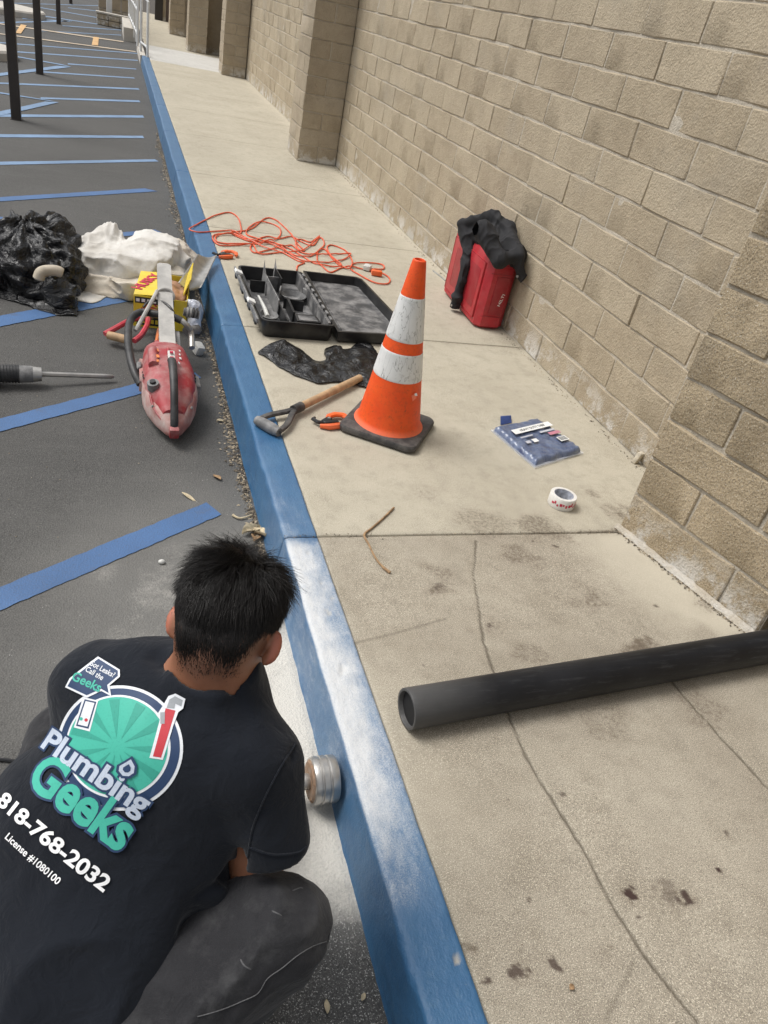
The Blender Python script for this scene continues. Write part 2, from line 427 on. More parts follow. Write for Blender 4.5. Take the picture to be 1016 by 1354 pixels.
for q in [
    [(-1.6637, 17.8644, -0.15), (-1.7229, 19.7487, -0.15), (-1.6192, 19.7709, -0.15), (-1.576, 17.959, -0.15)],
    [(-0.3488, 18.3074, -0.15), (-0.3425, 20.1022, -0.15), (-0.2372, 20.1789, -0.15), (-0.2325, 18.4381, -0.15)],
]: stripe(q, M_ORANGEMARK, -.1384, 'painted_mark')

# ---- concrete
def m_concrete(name, c1, c2, speck=1.0, pale=(.60, .55, .44)):
    m, nt, b = newmat(name); v = coords(nt, 'World')
    big = noise(nt, v, 1.7, 5, .6); mid = noise(nt, v, 14, 6, .65); fine = noise(nt, v, 330, 3, .7)
    c = mixc(nt, ramp(nt, big, .3, .7), c1, c2)
    c = mixc(nt, math_(nt, 'MULTIPLY', ramp(nt, mid, .48, .70), .42), c, [x * .62 for x in c1])
    c = mixc(nt, math_(nt, 'MULTIPLY', ramp(nt, noise(nt, v, 4.2, 7, .72), .47, .66), .42 if speck > 1.1 else .16), c, [c1[0] * .60, c1[1] * .57, c1[2] * .52])
    c = mixc(nt, math_(nt, 'MULTIPLY', ramp(nt, fine, .48, .70), .75 * speck), c, [x * .42 for x in c1])
    c = mixc(nt, math_(nt, 'MULTIPLY', ramp(nt, noise(nt, v, 420, 2, .5), .55, .68), .75 * speck), c, [min(1, x * 1.5) for x in c2])
    c = mixc(nt, attr(nt, 'pale'), c, pale)
    dk = attr(nt, 'dirt')
    f = math_(nt, 'MULTIPLY', ramp(nt, math_(nt, 'ADD', dk, math_(nt, 'MULTIPLY', math_(nt, 'SUBTRACT', noise(nt, v, 75, 6, .8), .5), 1.7)), .42, .86), ramp(nt, dk, .02, .25))
    c = mixc(nt, math_(nt, 'MULTIPLY', f, .85), c, (.10, .075, .052))
    c = mixc(nt, math_(nt, 'MULTIPLY', dk, .26), c, (.17, .135, .10))
    bl = math_(nt, 'MULTIPLY', ramp(nt, noise(nt, v, 48, 4, .7), .69, .74), .75)
    c = mixc(nt, bl, c, (.16, .125, .09))
    c = mixc(nt, attr(nt, 'blot'), c, (.05, .03, .025))
    c = mixc(nt, attr(nt, 'crack'), c, (.085, .07, .05))
    nt.links.new(c, b.inputs['Base Color']); b.inputs['Roughness'].default_value = .85; b.inputs['Specular IOR Level'].default_value = .3
    h = math_(nt, 'ADD', math_(nt, 'MULTIPLY', fine, .7), mid)
    nt.links.new(bump(nt, h, .35, .0025), b.inputs['Normal'])
    return m
M_CONC = m_concrete('sidewalk_concrete', (.39, .352, .276), (.49, .45, .36))
M_CONCN = m_concrete('near_sidewalk_concrete', (.30, .262, .205), (.40, .36, .288), 1.45, (.53, .485, .39))
M_LANDING = m_concrete('pale_landing_concrete', (.50, .49, .46), (.57, .56, .53), .6)
M_DIRT = pmat('joint_dirt', (.06, .05, .04), .95, .4, 60)

def dseg(P, a, b):
    a = np.array(a[:2]); b = np.array(b[:2]); d = b - a
    t = np.clip(((P[:, :2] - a) @ d) / (d @ d), 0, 1)
    return np.linalg.norm(P[:, :2] - a - t[:, None] * d, axis=1)
def dpoly(P, pts):
    return np.min([dseg(P, pts[i], pts[i + 1]) for i in range(len(pts) - 1)], 0)

sidewalk = tag(link('sidewalk', np_mesh('sidewalk', [(.64, -1.5, -.012), (3.4, -1.5, -.012), (3.4, 44, -.012), (.64, 44, -.012)], [(0, 1, 2, 3)]), M_DIRT), kind='structure')
CRACKS = [[(1.2312, 1.9593, 0.0), (1.1453, 1.7712, 0.0), (1.0487, 1.4548, 0.0), (1.0068, 1.1773, 0.0), (0.9954, 1.0468, 0.0), (1.0024, 0.959, 0.0), (1.0162, 0.8471, 0.0), (1.0221, 0.7402, 0.0), (1.0193, 0.6608, 0.0), (1.024, 0.6082, 0.0), (1.035, 0.5215, 0.0), (1.0702, 0.41, 0.0), (1.0983, 0.2863, 0.0)],
          [(1.6065, 1.339, 0.0), (1.589, 1.2269, 0.0), (1.611, 1.0549, 0.0), (1.6358, 0.8545, 0.0), (1.644, 0.6838, 0.0)]]
FAINT = [[(0.6532, 1.4893, 0.0), (0.777, 1.5164, 0.0), (0.9248, 1.5572, 0.0), (0.9665, 1.5677, 0.0)], [(0.8806, 0.4471, 0.0), (1.0061, 0.5347, 0.0)], [(1.5492, 1.3608, 0.0), (1.7224, 1.3788, 0.0), (1.9814, 1.3915, 0.0)]]
BLOTS = [((1.0752, 0.6646, 0.0000), .017, 1), ((1.2033, 0.6415, 0.0000), .022, .9), ((1.1814, 0.6490, 0.0000), .034, .35), ((0.7533, 0.5655, 0.0000), .016, .8), ((0.8321, 0.5615, 0.0000), .010, .8), ((0.6811, 0.5601, 0.0000), .006, .8),
         ((1.3331, 0.6735, 0.0000), .005, 1), ((1.0663, 0.6134, 0.0000), .005, .8), ((0.8930, 0.9322, 0.0000), .006, .6), ((1.7586, 1.5735, 0.0000), .008, .7), ((1.2046, 2.0288, 0.0000), .008, .6), ((1.4608, 1.9530, 0.0000), .012, .7), ((1.5394, 1.9184, 0.0000), .009, .8), ((1.6315, 1.8788, 0.0000), .006, .7), ((0.9812, 1.2949, 0.0000), .007, .5), ((0.8275, 1.3830, 0.0000), .005, .6), ((1.0439, 0.9266, -0.0000), .006, .6), ((0.5930, 0.9145, 0.0000), .004, .6), ((1.4206, 0.7618, 0.0000), .008, .6), ((0.8358, 0.6941, 0.0000), .005, .8), ((0.9433, 0.6495, 0.0000), .006, .7), ((0.9139, 1.0347, 0.0000), .004, .8), ((1.0971, 1.5202, 0.0000), .018, .7), ((1.3521, 1.8364, 0.0000), .014, .6), ((0.9966, 1.7207, 0.0000), .016, .5)]
DIRTS = [((1.1007, 1.5165, 0.0000), .10, .45), ((0.9899, 1.7022, 0.0000), .07, .55), ((1.0441, 1.7762, 0.0000), .09, .5), ((1.3721, 1.8659, 0.0000), .10, .5), ((1.5232, 1.6316, 0.0000), .12, .5), ((1.5833, 1.3912, 0.0000), .10, .7), ((1.1679, 1.3805, 0.0000), .10, .45),
         ((1.2000, 0.6457, 0.0000), .07, .6), ((0.9484, 0.5612, 0.0000), .05, .4), ((1.2660, 1.1380, 0.0000), .16, .40), ((1.6418, 1.1496, -0.0000), .16, .45), ((0.6752, 0.6292, 0.0000), .03, .6), ((1.5438, 2.0223, 0.0000), .16, .55), ((1.9461, 2.1189, 0.0000), .14, .65),
         ((1.3102, 2.0748, 0.0000), .15, .45), ((1.1258, 2.2520, 0.0000), .10, .38), ((1.9177, 2.2572, 0.0000), .08, .5), ((0.9292, 1.4031, -0.0000), .2, .3), ((1.5869, 0.8454, 0.0000), .3, .32), ((1.9846, 1.5622, 0.0000), .08, .5)]
def slab(x0, x1, y0, y1, stx, sty, mat, near=False, ztop=0.0):
    r = .006
    u = np.concatenate([[x0, x0 + .0015, x0 + r], np.linspace(x0 + .02, x1 - .02, max(3, int((x1 - x0) / stx))), [x1 - r, x1 - .0015, x1]])
    vv = np.concatenate([[y0, y0 + .0015, y0 + r], np.linspace(y0 + .02, y1 - .02, max(3, int((y1 - y0) / sty))), [y1 - r, y1 - .0015, y1]])
    GX, GY = np.meshgrid(u, vv, indexing='ij'); P = np.stack([GX, GY, 0 * GX], -1).reshape(-1, 3)
    X_, Y_ = P[:, 0], P[:, 1]
    ed = np.minimum(np.minimum(X_ - x0, x1 - X_), np.minimum(Y_ - y0, y1 - Y_))
    z = ztop - .004 * (1 - np.clip(ed / r, 0, 1)) ** 2 - .012 * (ed < .001) + .0012 * fbm(P, 2.2, 3, 9)
    n1 = fbm(P, 9, 3, 4); n2 = fbm(P, 30, 2, 8); n3 = fbm(P, 85, 2, 12) if near else 0; wx = fbm(P, 13, 2, 14); wy = fbm(P, 13, 2, 15)
    at = {k: np.zeros(len(P)) for k in ('dirt', 'blot', 'crack', 'pale')}
    if near:
        cr = np.min([dpoly(P + .006 * np.stack([n2, n1, 0 * n1], -1) * .5, c) for c in CRACKS], 0)
        wd = .0038 * (1 + .5 * n1)
        at['crack'] = .85 * (1 - sstep(.3, 1.35, cr / wd)); z = z - .0035 * (1 - sstep(.2, 1.2, cr / wd))
        fa = np.min([dpoly(P, c) for c in FAINT], 0); at['crack'] = np.maximum(at['crack'], .4 * (1 - sstep(.002, .0065, fa)))
        for (cx, cy, _), rr, s in BLOTS:
            d = np.hypot(X_ - cx, Y_ - cy) / rr * .95 + .50 * n2 + .85 * n3
            at['blot'] = np.maximum(at['blot'], s * (1 - sstep(.55, .85, d)))
            at['dirt'] = np.maximum(at['dirt'], s * .6 * (1 - sstep(.6, 2.2, d)))
    for (cx, cy, _), rr, s in DIRTS:
        at['dirt'] = np.maximum(at['dirt'], min(.95, 1.18 * s) * (1 - sstep(.2, 1.25, np.hypot((X_ - cx) + .03 * wx, (Y_ - cy) * 1.3 + .03 * wy) / rr + .40 * n1 + .30 * n2)))
    if y0 < 3:
        at['dirt'] = np.maximum(at['dirt'], .62 * (1 - sstep(.0, .05, np.minimum(Y_ - y0, y1 - Y_))) * sstep(1.1, 1.9, X_))
        at['dirt'] = np.maximum(at['dirt'], .55 * (1 - sstep(.0, .04, (x1 - X_) if not near else dpoly(P, [(1.885, 2.035), (2.05, 1.40)]))))
        at['dirt'] = np.maximum(at['dirt'], .30 * (1 - sstep(.0, .05, Y_ - y0)))
    if near:
        at['pale'] = .75 * (1 - sstep(.02, .42, dpoly(P, [(1.86, 2.1), (2.02, 1.42)]) + .05 * n1)) * sstep(1.3, 1.5, Y_ + .1 * n1)
        dd = np.hypot((X_ - .62), (Y_ - 1.05) * .6) + .03 * n1
        at['pale'] = np.maximum(at['pale'], .38 * (1 - sstep(.0, .33, dd)))
    else:
        at['pale'] = .35 * (1 - sstep(.0, .25, (2.31 - X_) + .06 * n1)) * (Y_ > 4)
    V = np.stack([X_, Y_, z], -1)
    o = link('slab', np_mesh('slab', V, grid_faces(len(u), len(vv))[:, ::-1], at), mat, None, True)
    world_child(o, sidewalk); return o
JY = [-1.2, 2.0, 3.85, 5.70, 7.40, 9.30, 11.05, 12.75, 14.5, 16.15]
for i, (a_, b_) in enumerate(zip(JY, JY[1:])):
    if i == 0: slab(.6535, 2.75, -.25, b_ - .003, .0056, .0056, M_CONCN, True)
    else: slab(.6535, 2.34, a_ + .003, b_ - .003, .02 if i < 3 else .06, .02 if i < 3 else .06, M_CONC)
slab(.66, 2.34, 16.156, 18.9, .2, .2, M_LANDING); slab(.66, 2.34, 18.906, 22.2, .3, .3, M_CONC); slab(.66, 2.34, 22.206, 30, .5, .5, M_CONC)

# ---- kerb
def m_kerb():
    m, nt, b = newmat('blue_kerb_paint'); v = coords(nt, 'World')
    c = mixc(nt, ramp(nt, noise(nt, v, 5, 5), .3, .7), (.032, .110, .235), (.05, .145, .275))
    c = mixc(nt, math_(nt, 'MULTIPLY', ramp(nt, noise(nt, v, 28, 6, .7), .56, .7), .35), c, (.12, .21, .31))
    c = mixc(nt, math_(nt, 'MULTIPLY', ramp(nt, noise(nt, v, 70, 5, .8), .66, .71), .8), c, (.33, .30, .25))
    c = mixc(nt, attr(nt, 'bare'), c, (.42, .38, .30))
    d = attr(nt, 'dust')
    st = N(nt, 'ShaderNodeMapping', {'Vector': v, 'Scale': (1, .35, 1)}).outputs[0]
    f = math_(nt, 'ADD', d, math_(nt, 'MULTIPLY', math_(nt, 'SUBTRACT', noise(nt, v, 330, 3, .8), .5), 1.5))
    f = math_(nt, 'ADD', f, math_(nt, 'MULTIPLY', math_(nt, 'SUBTRACT', noise(nt, st, 60, 5, .7), .5), .9))
    f = math_(nt, 'MULTIPLY', ramp(nt, f, .18, 1.05), ramp(nt, d, .0, .30))
    c = mixc(nt, math_(nt, 'MULTIPLY', d, .62), c, (.36, .42, .50))
    c = mixc(nt, math_(nt, 'MULTIPLY', f, .85), c, (.66, .66, .65))
    nt.links.new(c, b.inputs['Base Color'])
    rr = mixc(nt, d, (.36, .36, .36), (.85, .85, .85)); nt.links.new(rr, b.inputs['Roughness'])
    h = math_(nt, 'ADD', noise(nt, v, 90, 5, .7), math_(nt, 'MULTIPLY', noise(nt, st, 260, 3), .4))
    nt.links.new(bump(nt, h, .6, .004), b.inputs['Normal'])
    return m
M_KERB = m_kerb()
CHIPS = [((0.6024, 1.9107, 0.0000), .013), ((0.6337, 1.9381, -0.0000), .008), ((0.6066, 1.6177, 0.0000), .012), ((0.6004, 1.6315, -0.0000), .008), ((0.5988, 1.3969, 0.0000), .014), ((0.5863, 1.3812, 0.0000), .009), ((0.6323, 1.6877, 0.0000), .007), ((0.6347, 0.6106, 0.0000), .010), ((0.6239, 0.6925, 0.0000), .004), ((0.6131, 1.0764, 0.0000), .004), ((0.5803, 1.2089, 0.0000), .005), ((0.6126, 1.7605, 0.0000), .008)]
kerb = tag(link('kerb', np_mesh('kerb', [(.54, -1.2, -.16), (.64, -1.2, -.16), (.64, 16.6, -.16), (.54, 16.6, -.16)], [(0, 1, 2, 3)]), M_DIRT), kind='structure')
prof = [(.512, -.158), (.517, -.146)] + [(.517 + .017 * t, -.146 + .130 * t) for t in np.linspace(.06, 1, 14)] + [(.5358, -.0085), (.539, -.0035), (.544, -.0008), (.550, 0)] + [(.55 + .1 * t, 0) for t in np.linspace(.07, 1, 15)] + [(.6515, -.003), (.6515, -.02)]
prof = np.array(prof)
for i, (a_, b_) in enumerate(zip(JY, JY[1:-1] + [16.6])):
    if i == 0: a_ = -.6
    st = .009 if i == 0 else (.02 if i < 3 else .08)
    yy = np.concatenate([[a_ + .002, a_ + .0035, a_ + .008], np.linspace(a_ + .02, b_ - .02, int((b_ - a_) / st)), [b_ - .008, b_ - .0035, b_ - .002]])
    PX = np.repeat(prof[:, 0][:, None], len(yy), 1); PZ = np.repeat(prof[:, 1][:, None], len(yy), 1); PY = np.repeat(yy[None], len(prof), 0)
    P = np.stack([PX, PY, PZ], -1).reshape(-1, 3)
    e_ = np.minimum(P[:, 1] - yy[0], yy[-1] - P[:, 1]); sh = (1 - np.clip(e_ / .006, 0, 1)) ** 2
    n1 = fbm(P, 14, 4, 21); n2 = fbm(P, 55, 3, 22); top = sstep(-.012, -.001, P[:, 2])
    Q = P.copy(); Q[:, 2] += top * (.0016 * n1 + .0011 * n2 - .006 * sh); Q[:, 0] += (1 - top) * (.0022 * n1 + .0008 * n2 + .006 * sh)
    Q[:, 0] += .003 * fbm(P * [0, 1, 0], 3, 2, 5) * (1 - sstep(.64, .65, P[:, 0]))
    arr = np.exp(-((P[:, 2] + .006) / .006) ** 2) * (P[:, 0] < .55); Q[:, 2] -= arr * np.clip(n2 + .1, 0, 1) * .004
    bare = np.zeros(len(P))
    for (cx, cy, _), r in CHIPS:
        d = np.hypot(P[:, 0] - cx, (P[:, 1] - cy) * .8) / r + .35 * n2
        Q[:, 2] -= top * .003 * (1 - sstep(.5, 1, d)) - top * .0015 * np.exp(-((d - 1.1) / .2) ** 2); bare = np.maximum(bare, .75 * top * (1 - sstep(.4, .8, d)))
    Yq = P[:, 1] + .07 * n1
    along = sstep(.62, 1.15, Yq) * (1 - .72 * sstep(1.93, 2.01, P[:, 1])) * (1 - sstep(2.0, 2.75, Yq))
    across = 1 - .55 * sstep(.575, .650, P[:, 0] + .03 * n1 + .03 * (P[:, 1] - 1.2))
    dust = top * along * across
    dust = np.maximum(dust, (1 - top) * .30 * sstep(.9, 1.2, Yq) * (1 - sstep(1.9, 2.5, Yq)) * (.7 + .3 * n1))
    o = link('kerb_section', np_mesh('kerb_section', Q, grid_faces(len(prof), len(yy)), {'dust': np.clip(dust, 0, 1), 'bare': bare}), M_KERB, None, True)
    world_child(o, kerb)

# ---- slump-block walls
def m_block(name, c1, c2, grit=.6, white=1.0):
    m, nt, b = newmat(name); v = coords(nt, 'World')
    oi = nt.nodes.new('ShaderNodeObjectInfo').outputs['Random']
    c = mixc(nt, oi, c1, c2)
    c = mixc(nt, math_(nt, 'MULTIPLY', ramp(nt, noise(nt, v, 2.2, 5, .6), .42, .7), .45), c, [x * .80 for x in c1])
    c = mixc(nt, math_(nt, 'MULTIPLY', ramp(nt, noise(nt, v, 30, 6, .7), .5, .75), .4), c, [x * .62 for x in c1])
    vo = N(nt, 'ShaderNodeTexVoronoi', {'Vector': v, 'Scale': 95}).outputs['Distance']
    gr = noise(nt, v, 210, 3, .7)
    c = mixc(nt, math_(nt, 'MULTIPLY', ramp(nt, N(nt, 'ShaderNodeTexNoise', {'Vector': v, 'Scale': 5.5, 'Detail': 6, 'Roughness': .7}).outputs[0], .40, .62), .35), c, [min(1, x * 1.22) for x in c2])
    c = mixc(nt, math_(nt, 'MULTIPLY', ramp(nt, gr, .52, .68), grit * .8), c, [x * .42 for x in c1])
    c = mixc(nt, math_(nt, 'MULTIPLY', ramp(nt, noise(nt, v, 300, 2), .6, .7), grit * .7), c, (.62, .58, .50))
    z = N(nt, 'ShaderNodeSeparateXYZ', {0: v}).outputs['Z']
    lo = math_(nt, 'SUBTRACT', 1.0, ramp(nt, z, .02, .17))
    wf = math_(nt, 'MULTIPLY', math_(nt, 'MULTIPLY', lo, ramp(nt, noise(nt, v, 6, 6, .75), .47, .56)), .9 * white)
    c = mixc(nt, wf, c, (.62, .60, .56))
    c = mixc(nt, math_(nt, 'MULTIPLY', ramp(nt, noise(nt, v, 1.3, 4, .6), .55, .75), .3), c, (.33, .32, .29))
    nt.links.new(c, b.inputs['Base Color']); b.inputs['Roughness'].default_value = .92; b.inputs['Specular IOR Level'].default_value = .2
    h = math_(nt, 'ADD', math_(nt, 'MULTIPLY', gr, .6), math_(nt, 'ADD', math_(nt, 'MULTIPLY', noise(nt, v, 28, 6, .7), 1.5), math_(nt, 'MULTIPLY', vo, .5)))
    nt.links.new(bump(nt, h, .85, .006), b.inputs['Normal'])
    return m
M_BLOCK = m_block('tan_slump_block', (.385, .318, .225), (.46, .39, .285), .7)
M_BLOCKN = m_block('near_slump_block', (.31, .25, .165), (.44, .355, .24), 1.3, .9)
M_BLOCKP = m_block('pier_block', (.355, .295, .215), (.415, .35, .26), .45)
M_MORTAR = m_block('mortar', (.50, .45, .37), (.50, .45, .37), .5, .6)

def block_mesh(L, T, H, seed, cuts=2):
    rs = random.Random(seed); bm = bmesh.new(); bmesh.ops.create_cube(bm, size=1)
    for v in bm.verts: v.co = Vector((v.co.x * L, v.co.y * T, v.co.z * H))
    es = [e_ for e_ in bm.edges if abs(e_.verts[0].co.x - e_.verts[1].co.x) > L * .5]
    bmesh.ops.subdivide_edges(bm, edges=es, cuts=cuts)
    bmesh.ops.bevel(bm, geom=[e_ for e_ in bm.edges if e_.calc_face_angle(0) > .5], offset=.0045, segments=1, profile=.5, affect='EDGES')
    for v in bm.verts:
        n_ = vnoise(np.array([[v.co.x * 9 + seed * 3.1, v.co.z * 9, v.co.y * 9]]), 1, seed)[0]
        v.co.z += .0042 * n_ + rs.uniform(-.0016, .0016); v.co.x += rs.uniform(-.0018, .0018); v.co.y += rs.uniform(-.0022, .0022)
    me = bpy.data.meshes.new('block'); bm.to_mesh(me); bm.free()
    me.polygons.foreach_set('use_smooth', [True] * len(me.polygons)); me.set_sharp_from_angle(angle=math.radians(32))
    return me
_bc = {}
def variants(L, T, H, mat, cuts=2, k=7):
    key = (round(L, 3), round(T, 3), round(H, 3), mat.name)
    if key not in _bc:
        _bc[key] = []
        for s in range(k):
            me = block_mesh(L, T, H, s + len(_bc) * 13, cuts); me.materials.append(mat); _bc[key].append(me)
    return _bc[key]
def place_block(root, Rm, pos, L, T, H, mat, cuts=2, sink=0.0):
    me = rnd.choice(variants(L, T, H, mat, cuts))
    o = bpy.data.objects.new('block', me); COL.objects.link(o)
    jit = Euler((rnd.gauss(0, .004), rnd.gauss(0, .004), rnd.gauss(0, .005))).to_matrix()
    o.parent = root; M = Matrix.Translation(pos) @ (Rm @ jit).to_4x4()
    if rnd.random() < .5: M = M @ Matrix.Diagonal((-1, 1, 1, 1)) if False else M
    o.matrix_local = M; return o
def wall_frame(d):
    d = Vector((d[0], d[1], 0)).normalized(); ey = Vector((-d.y, d.x, 0))
    return Matrix((d, ey, Vector((0, 0, 1)))).transposed(), d, ey    # ey points into the wall
PH = .163
def mortar_sheet(root, o0, d, ey, L, H, rec=.0035, fine=True):
    nu = int(L / (.02 if fine else .06)) + 2; nv = int(H / (.02 if fine else .06)) + 2
    U, W_ = np.meshgrid(np.linspace(0, L, nu), np.linspace(-.02, H, nv), indexing='ij')
    P = np.stack([U, W_, 0 * U], -1).reshape(-1, 3)
    off = np.maximum(.0012, rec + .0022 + .0028 * fbm(P, 11, 3, 31))
    V = np.array(o0)[None] + P[:, :1] * np.array(d)[None] + P[:, 1:2] * np.array([[0, 0, 1.]]) + off[:, None] * np.array(ey)[None]
    o = link('mortar', np_mesh('mortar', V, grid_faces(nu, nv)), M_MORTAR, None, True); world_child(o, root); return o
def wall_run(root, p0, d, L, rows, ind_rows, jo, bl=.46, T=.10, mat=None, mt=.009, cuts=3, fine=True, core=.25):
    """running-bond face starting at p0 heading d; joints at jo[parity] + k*bl"""
    Rm, d, ey = wall_frame(d); mat = mat or M_BLOCK; rest = MB()
    for r in range(rows):
        j = jo[r % 2] % bl; e_ = [0.0]
        while j < L - .04:
            if j > .04: e_.append(j)
            j += bl
        e_.append(L)
        for a_, b_ in zip(e_, e_[1:]):
            ln = round((b_ - a_) - mt, 3); c = Vector(p0) + d * ((a_ + b_) / 2) + ey * (T / 2 + rnd.uniform(-.0012, .0025)) + Vector((0, 0, (r + .5) * PH))
            if r < ind_rows: place_block(root, Rm, c - root.location, ln, T, PH - mt, mat, cuts)
            else: rest.box(c, (ln, T, PH - mt), Rm, .005)
    mortar_sheet(root, Vector(p0) , d, ey, L, rows * PH, fine=fine)
    if ind_rows < rows: tag(rest.build('upper_blocks', mat, root), kind='stuff')
    if core:
        cb = MB().box(Vector(p0) + d * L / 2 + ey * (.03 + core / 2) + Vector((0, 0, rows * PH / 2)), (L, core, rows * PH), Rm); cb.build('wall_core', M_MORTAR, root)
ROWS = 18
def wroot(nm, loc, label, cat, group=None):
    return tag(empty(nm, loc, label, cat, group), kind='thing')
# bay beside the work
wa = wroot('block_wall', (2.31, 5.4, 0), 'long tan slump block wall behind the red case and traffic cone', 'wall')
Lb = 8.775 - 2.06
wall_run(wa, (2.31, 8.775, 0), (0, -1), Lb, ROWS, 12, (8.775 - 2.74, 8.775 - 2.51))
wb = wroot('block_wall', (2.31, 12.6, 0), 'tan block wall bay between the two shaded piers, beyond the long bay', 'wall')
wall_run(wb, (2.31, 15.98, 0), (0, -1), 15.98 - 9.31, ROWS, 9, (.12, .35), cuts=1, fine=False)
wc = wroot('block_wall', (2.31, 17.8, 0), 'narrow tan block wall bay beside the pale concrete landing', 'wall')
wall_run(wc, (2.31, 19.7, 0), (0, -1), 3.3, ROWS, 0, (.1, .33), cuts=1, fine=False)
wd_ = wroot('block_wall', (1.92, 21.0, 0), 'far tan block wall strip between the last two shaded piers', 'wall')
wall_run(wd_, (1.92, 23.4, 0), (0, -1), 3.65, ROWS, 0, (.1, .33), cuts=1, fine=False)
tag(MB().box((2.125, 19.78, ROWS * PH / 2), (.42, .1, ROWS * PH)).build('wall_return', M_BLOCKP, wc), None)
we = wroot('block_wall', (1.75, 26.0, 0), 'farthest tan block wall with dark doorway, next to white handrails', 'wall')
wall_run(we, (1.72, 30, 0), (0, -1), 6.4, ROWS, 0, (.1, .33), cuts=1, fine=False)
wf_ = wroot('block_wall', (2.4, .3, 0), 'tan block wall continued out of view past the near pier to block light', 'wall')
wall_run(wf_, (2.45, 1.36, 0), (0, -1), 2.6, ROWS, 0, (.1, .33), mat=M_BLOCKN, fine=False)  # unseen continuation of the wall, added to block light from the right

def pier(root, c, W_, Dp, rows, ind, mat, cuts=1):
    """square pier: courses alternate one wide header and two halves; c = near west corner"""
    x0, y0 = c; g = .009; I3 = Matrix.Identity(3); rest = MB()
    for r in range(rows):
        z = (r + .5) * PH; H = PH - g
        if r % 2: bl = [(0, 0, W_, Dp * .36), (0, Dp * .36, W_, Dp * .64)]
        else: bl = [(0, 0, W_ / 2, Dp), (W_ / 2, 0, W_ / 2, Dp)]
        for (bx, by, bw, bd) in bl:
            pos = Vector((x0 + bx + bw / 2, y0 + by + bd / 2, z)) + Vector((rnd.uniform(-.002, .002), rnd.uniform(-.002, .002), 0))
            if r < ind: place_block(root, I3, pos - root.location, round(bw - g, 3), round(bd - g, 3), H, mat, cuts)
            else: rest.box(pos, (bw - g, bd - g, H), None, .005)
    MB().box((x0 + W_ / 2, y0 + Dp / 2, rows * PH / 2), (W_ - .026, Dp - .026, rows * PH)).build('mortar', M_MORTAR, root)
    if ind < rows: tag(rest.build('upper_blocks', mat, root), kind='stuff')
p1 = wroot('block_pier', (2.09, 9.0, 0), 'shaded block pier at the far end of the long wall bay behind the orange cord', 'pier')
pier(p1, (1.875, 8.72), .433, .59, ROWS, 11, M_BLOCKP)
p2 = wroot('block_pier', (2.08, 16.1, 0), 'block pier standing where the pale concrete landing begins', 'pier')
pier(p2, (1.87, 15.85), .43, .55, ROWS, 9, M_BLOCKP)
p3 = wroot('block_pier', (1.74, 19.5, 0), 'narrow brown block pier just beyond the pale landing', 'pier')
pier(p3, (1.53, 19.25), .40, .5, ROWS, 0, M_BLOCKP)
p4 = wroot('block_pier', (1.6, 23.2, 0), 'farthest brown block pier, closest to the dark doorway', 'pier')
pier(p4, (1.38, 23.0), .36, .5, ROWS, 0, M_BLOCKP)
M_DARK = pmat('dark_brown_metal', (.022, .018, .016), .5, .2, 30)
M_DOOR = pmat('brown_door_paint', (.085, .06, .05), .6, .2, 8)
dr = wroot('doorway', (1.45, 27.6, 0), 'dark doorway with brown jamb in the far block wall', 'doorway')
MB().box((1.34, 27.6, 1.1), (.22, .2, 2.2)).build('door_leaf', M_DARK, dr)
MB().box((1.60, 27.6, 1.1), (.10, .22, 2.2)).build('door_jamb', M_DOOR, dr)
MB().box((1.47, 27.65, 1.3), (.14, .2, 2.6)).build('wall_strip', M_BLOCKP, dr)

# near pier, its west face turned slightly towards the camera
pn = wroot('block_pier', (2.05, 1.7, 0), 'coarse tan block pier at the right edge beside the black pipe', 'pier')
c0 = Vector((1.885, 2.035, 0)); c1 = Vector((2.052, 1.398, 0)); dn = (c1 - c0); Ln = dn.length; Rn, dnn, eyn = wall_frame(dn)
for r in range(ROWS):
    sp = [(0, .49), (.49, Ln)] if r % 2 == 0 else [(0, .25), (.25, Ln)]
    for a_, b_ in sp:
        T = .40 if a_ == 0 else .42
        c = c0 + dnn * ((a_ + b_) / 2) + eyn * (T / 2 + rnd.uniform(-.003, .003)) + Vector((0, 0, (r + .5) * PH))
        place_block(pn, Rn, c - pn.location, round(b_ - a_ - .014, 3), T, PH - .013, M_BLOCKN, 4)
mortar_sheet(pn, c0 + dnn * .004, dnn, eyn, Ln - .008, ROWS * PH, .0075)
MB().box(c0 + dnn * Ln / 2 + eyn * .215 + Vector((0, 0, ROWS * PH / 2)), (Ln - .02, .40, ROWS * PH), Rn).build('pier_core', M_MORTAR, pn)
# mortar fillet and grit along the foot of the near pier
pts = [c0 + dnn * t * Ln - eyn * .010 for t in np.linspace(.0, 1, 26)]
f_ = MB().tube([p + Vector((0, 0, .001 + .003 * rnd.random())) for p in pts], [.013 + .006 * rnd.random() for _ in pts], 6); f_.build('mortar_fillet', M_MORTAR, pn, True)
chip = MB().box((0, 0, .028), (.035, .022, .06), (.2, .1, .4), .006, 2).build('concrete_chip', pmat('pale_chip', (.55, .50, .40), .9, .2, 50, 150, .5, .003), None, True)
chip.location = (2.2884, 2.5312, 0.0000); tag(chip, 'small pale concrete chip leaning in the wall corner by the near pier', 'debris')

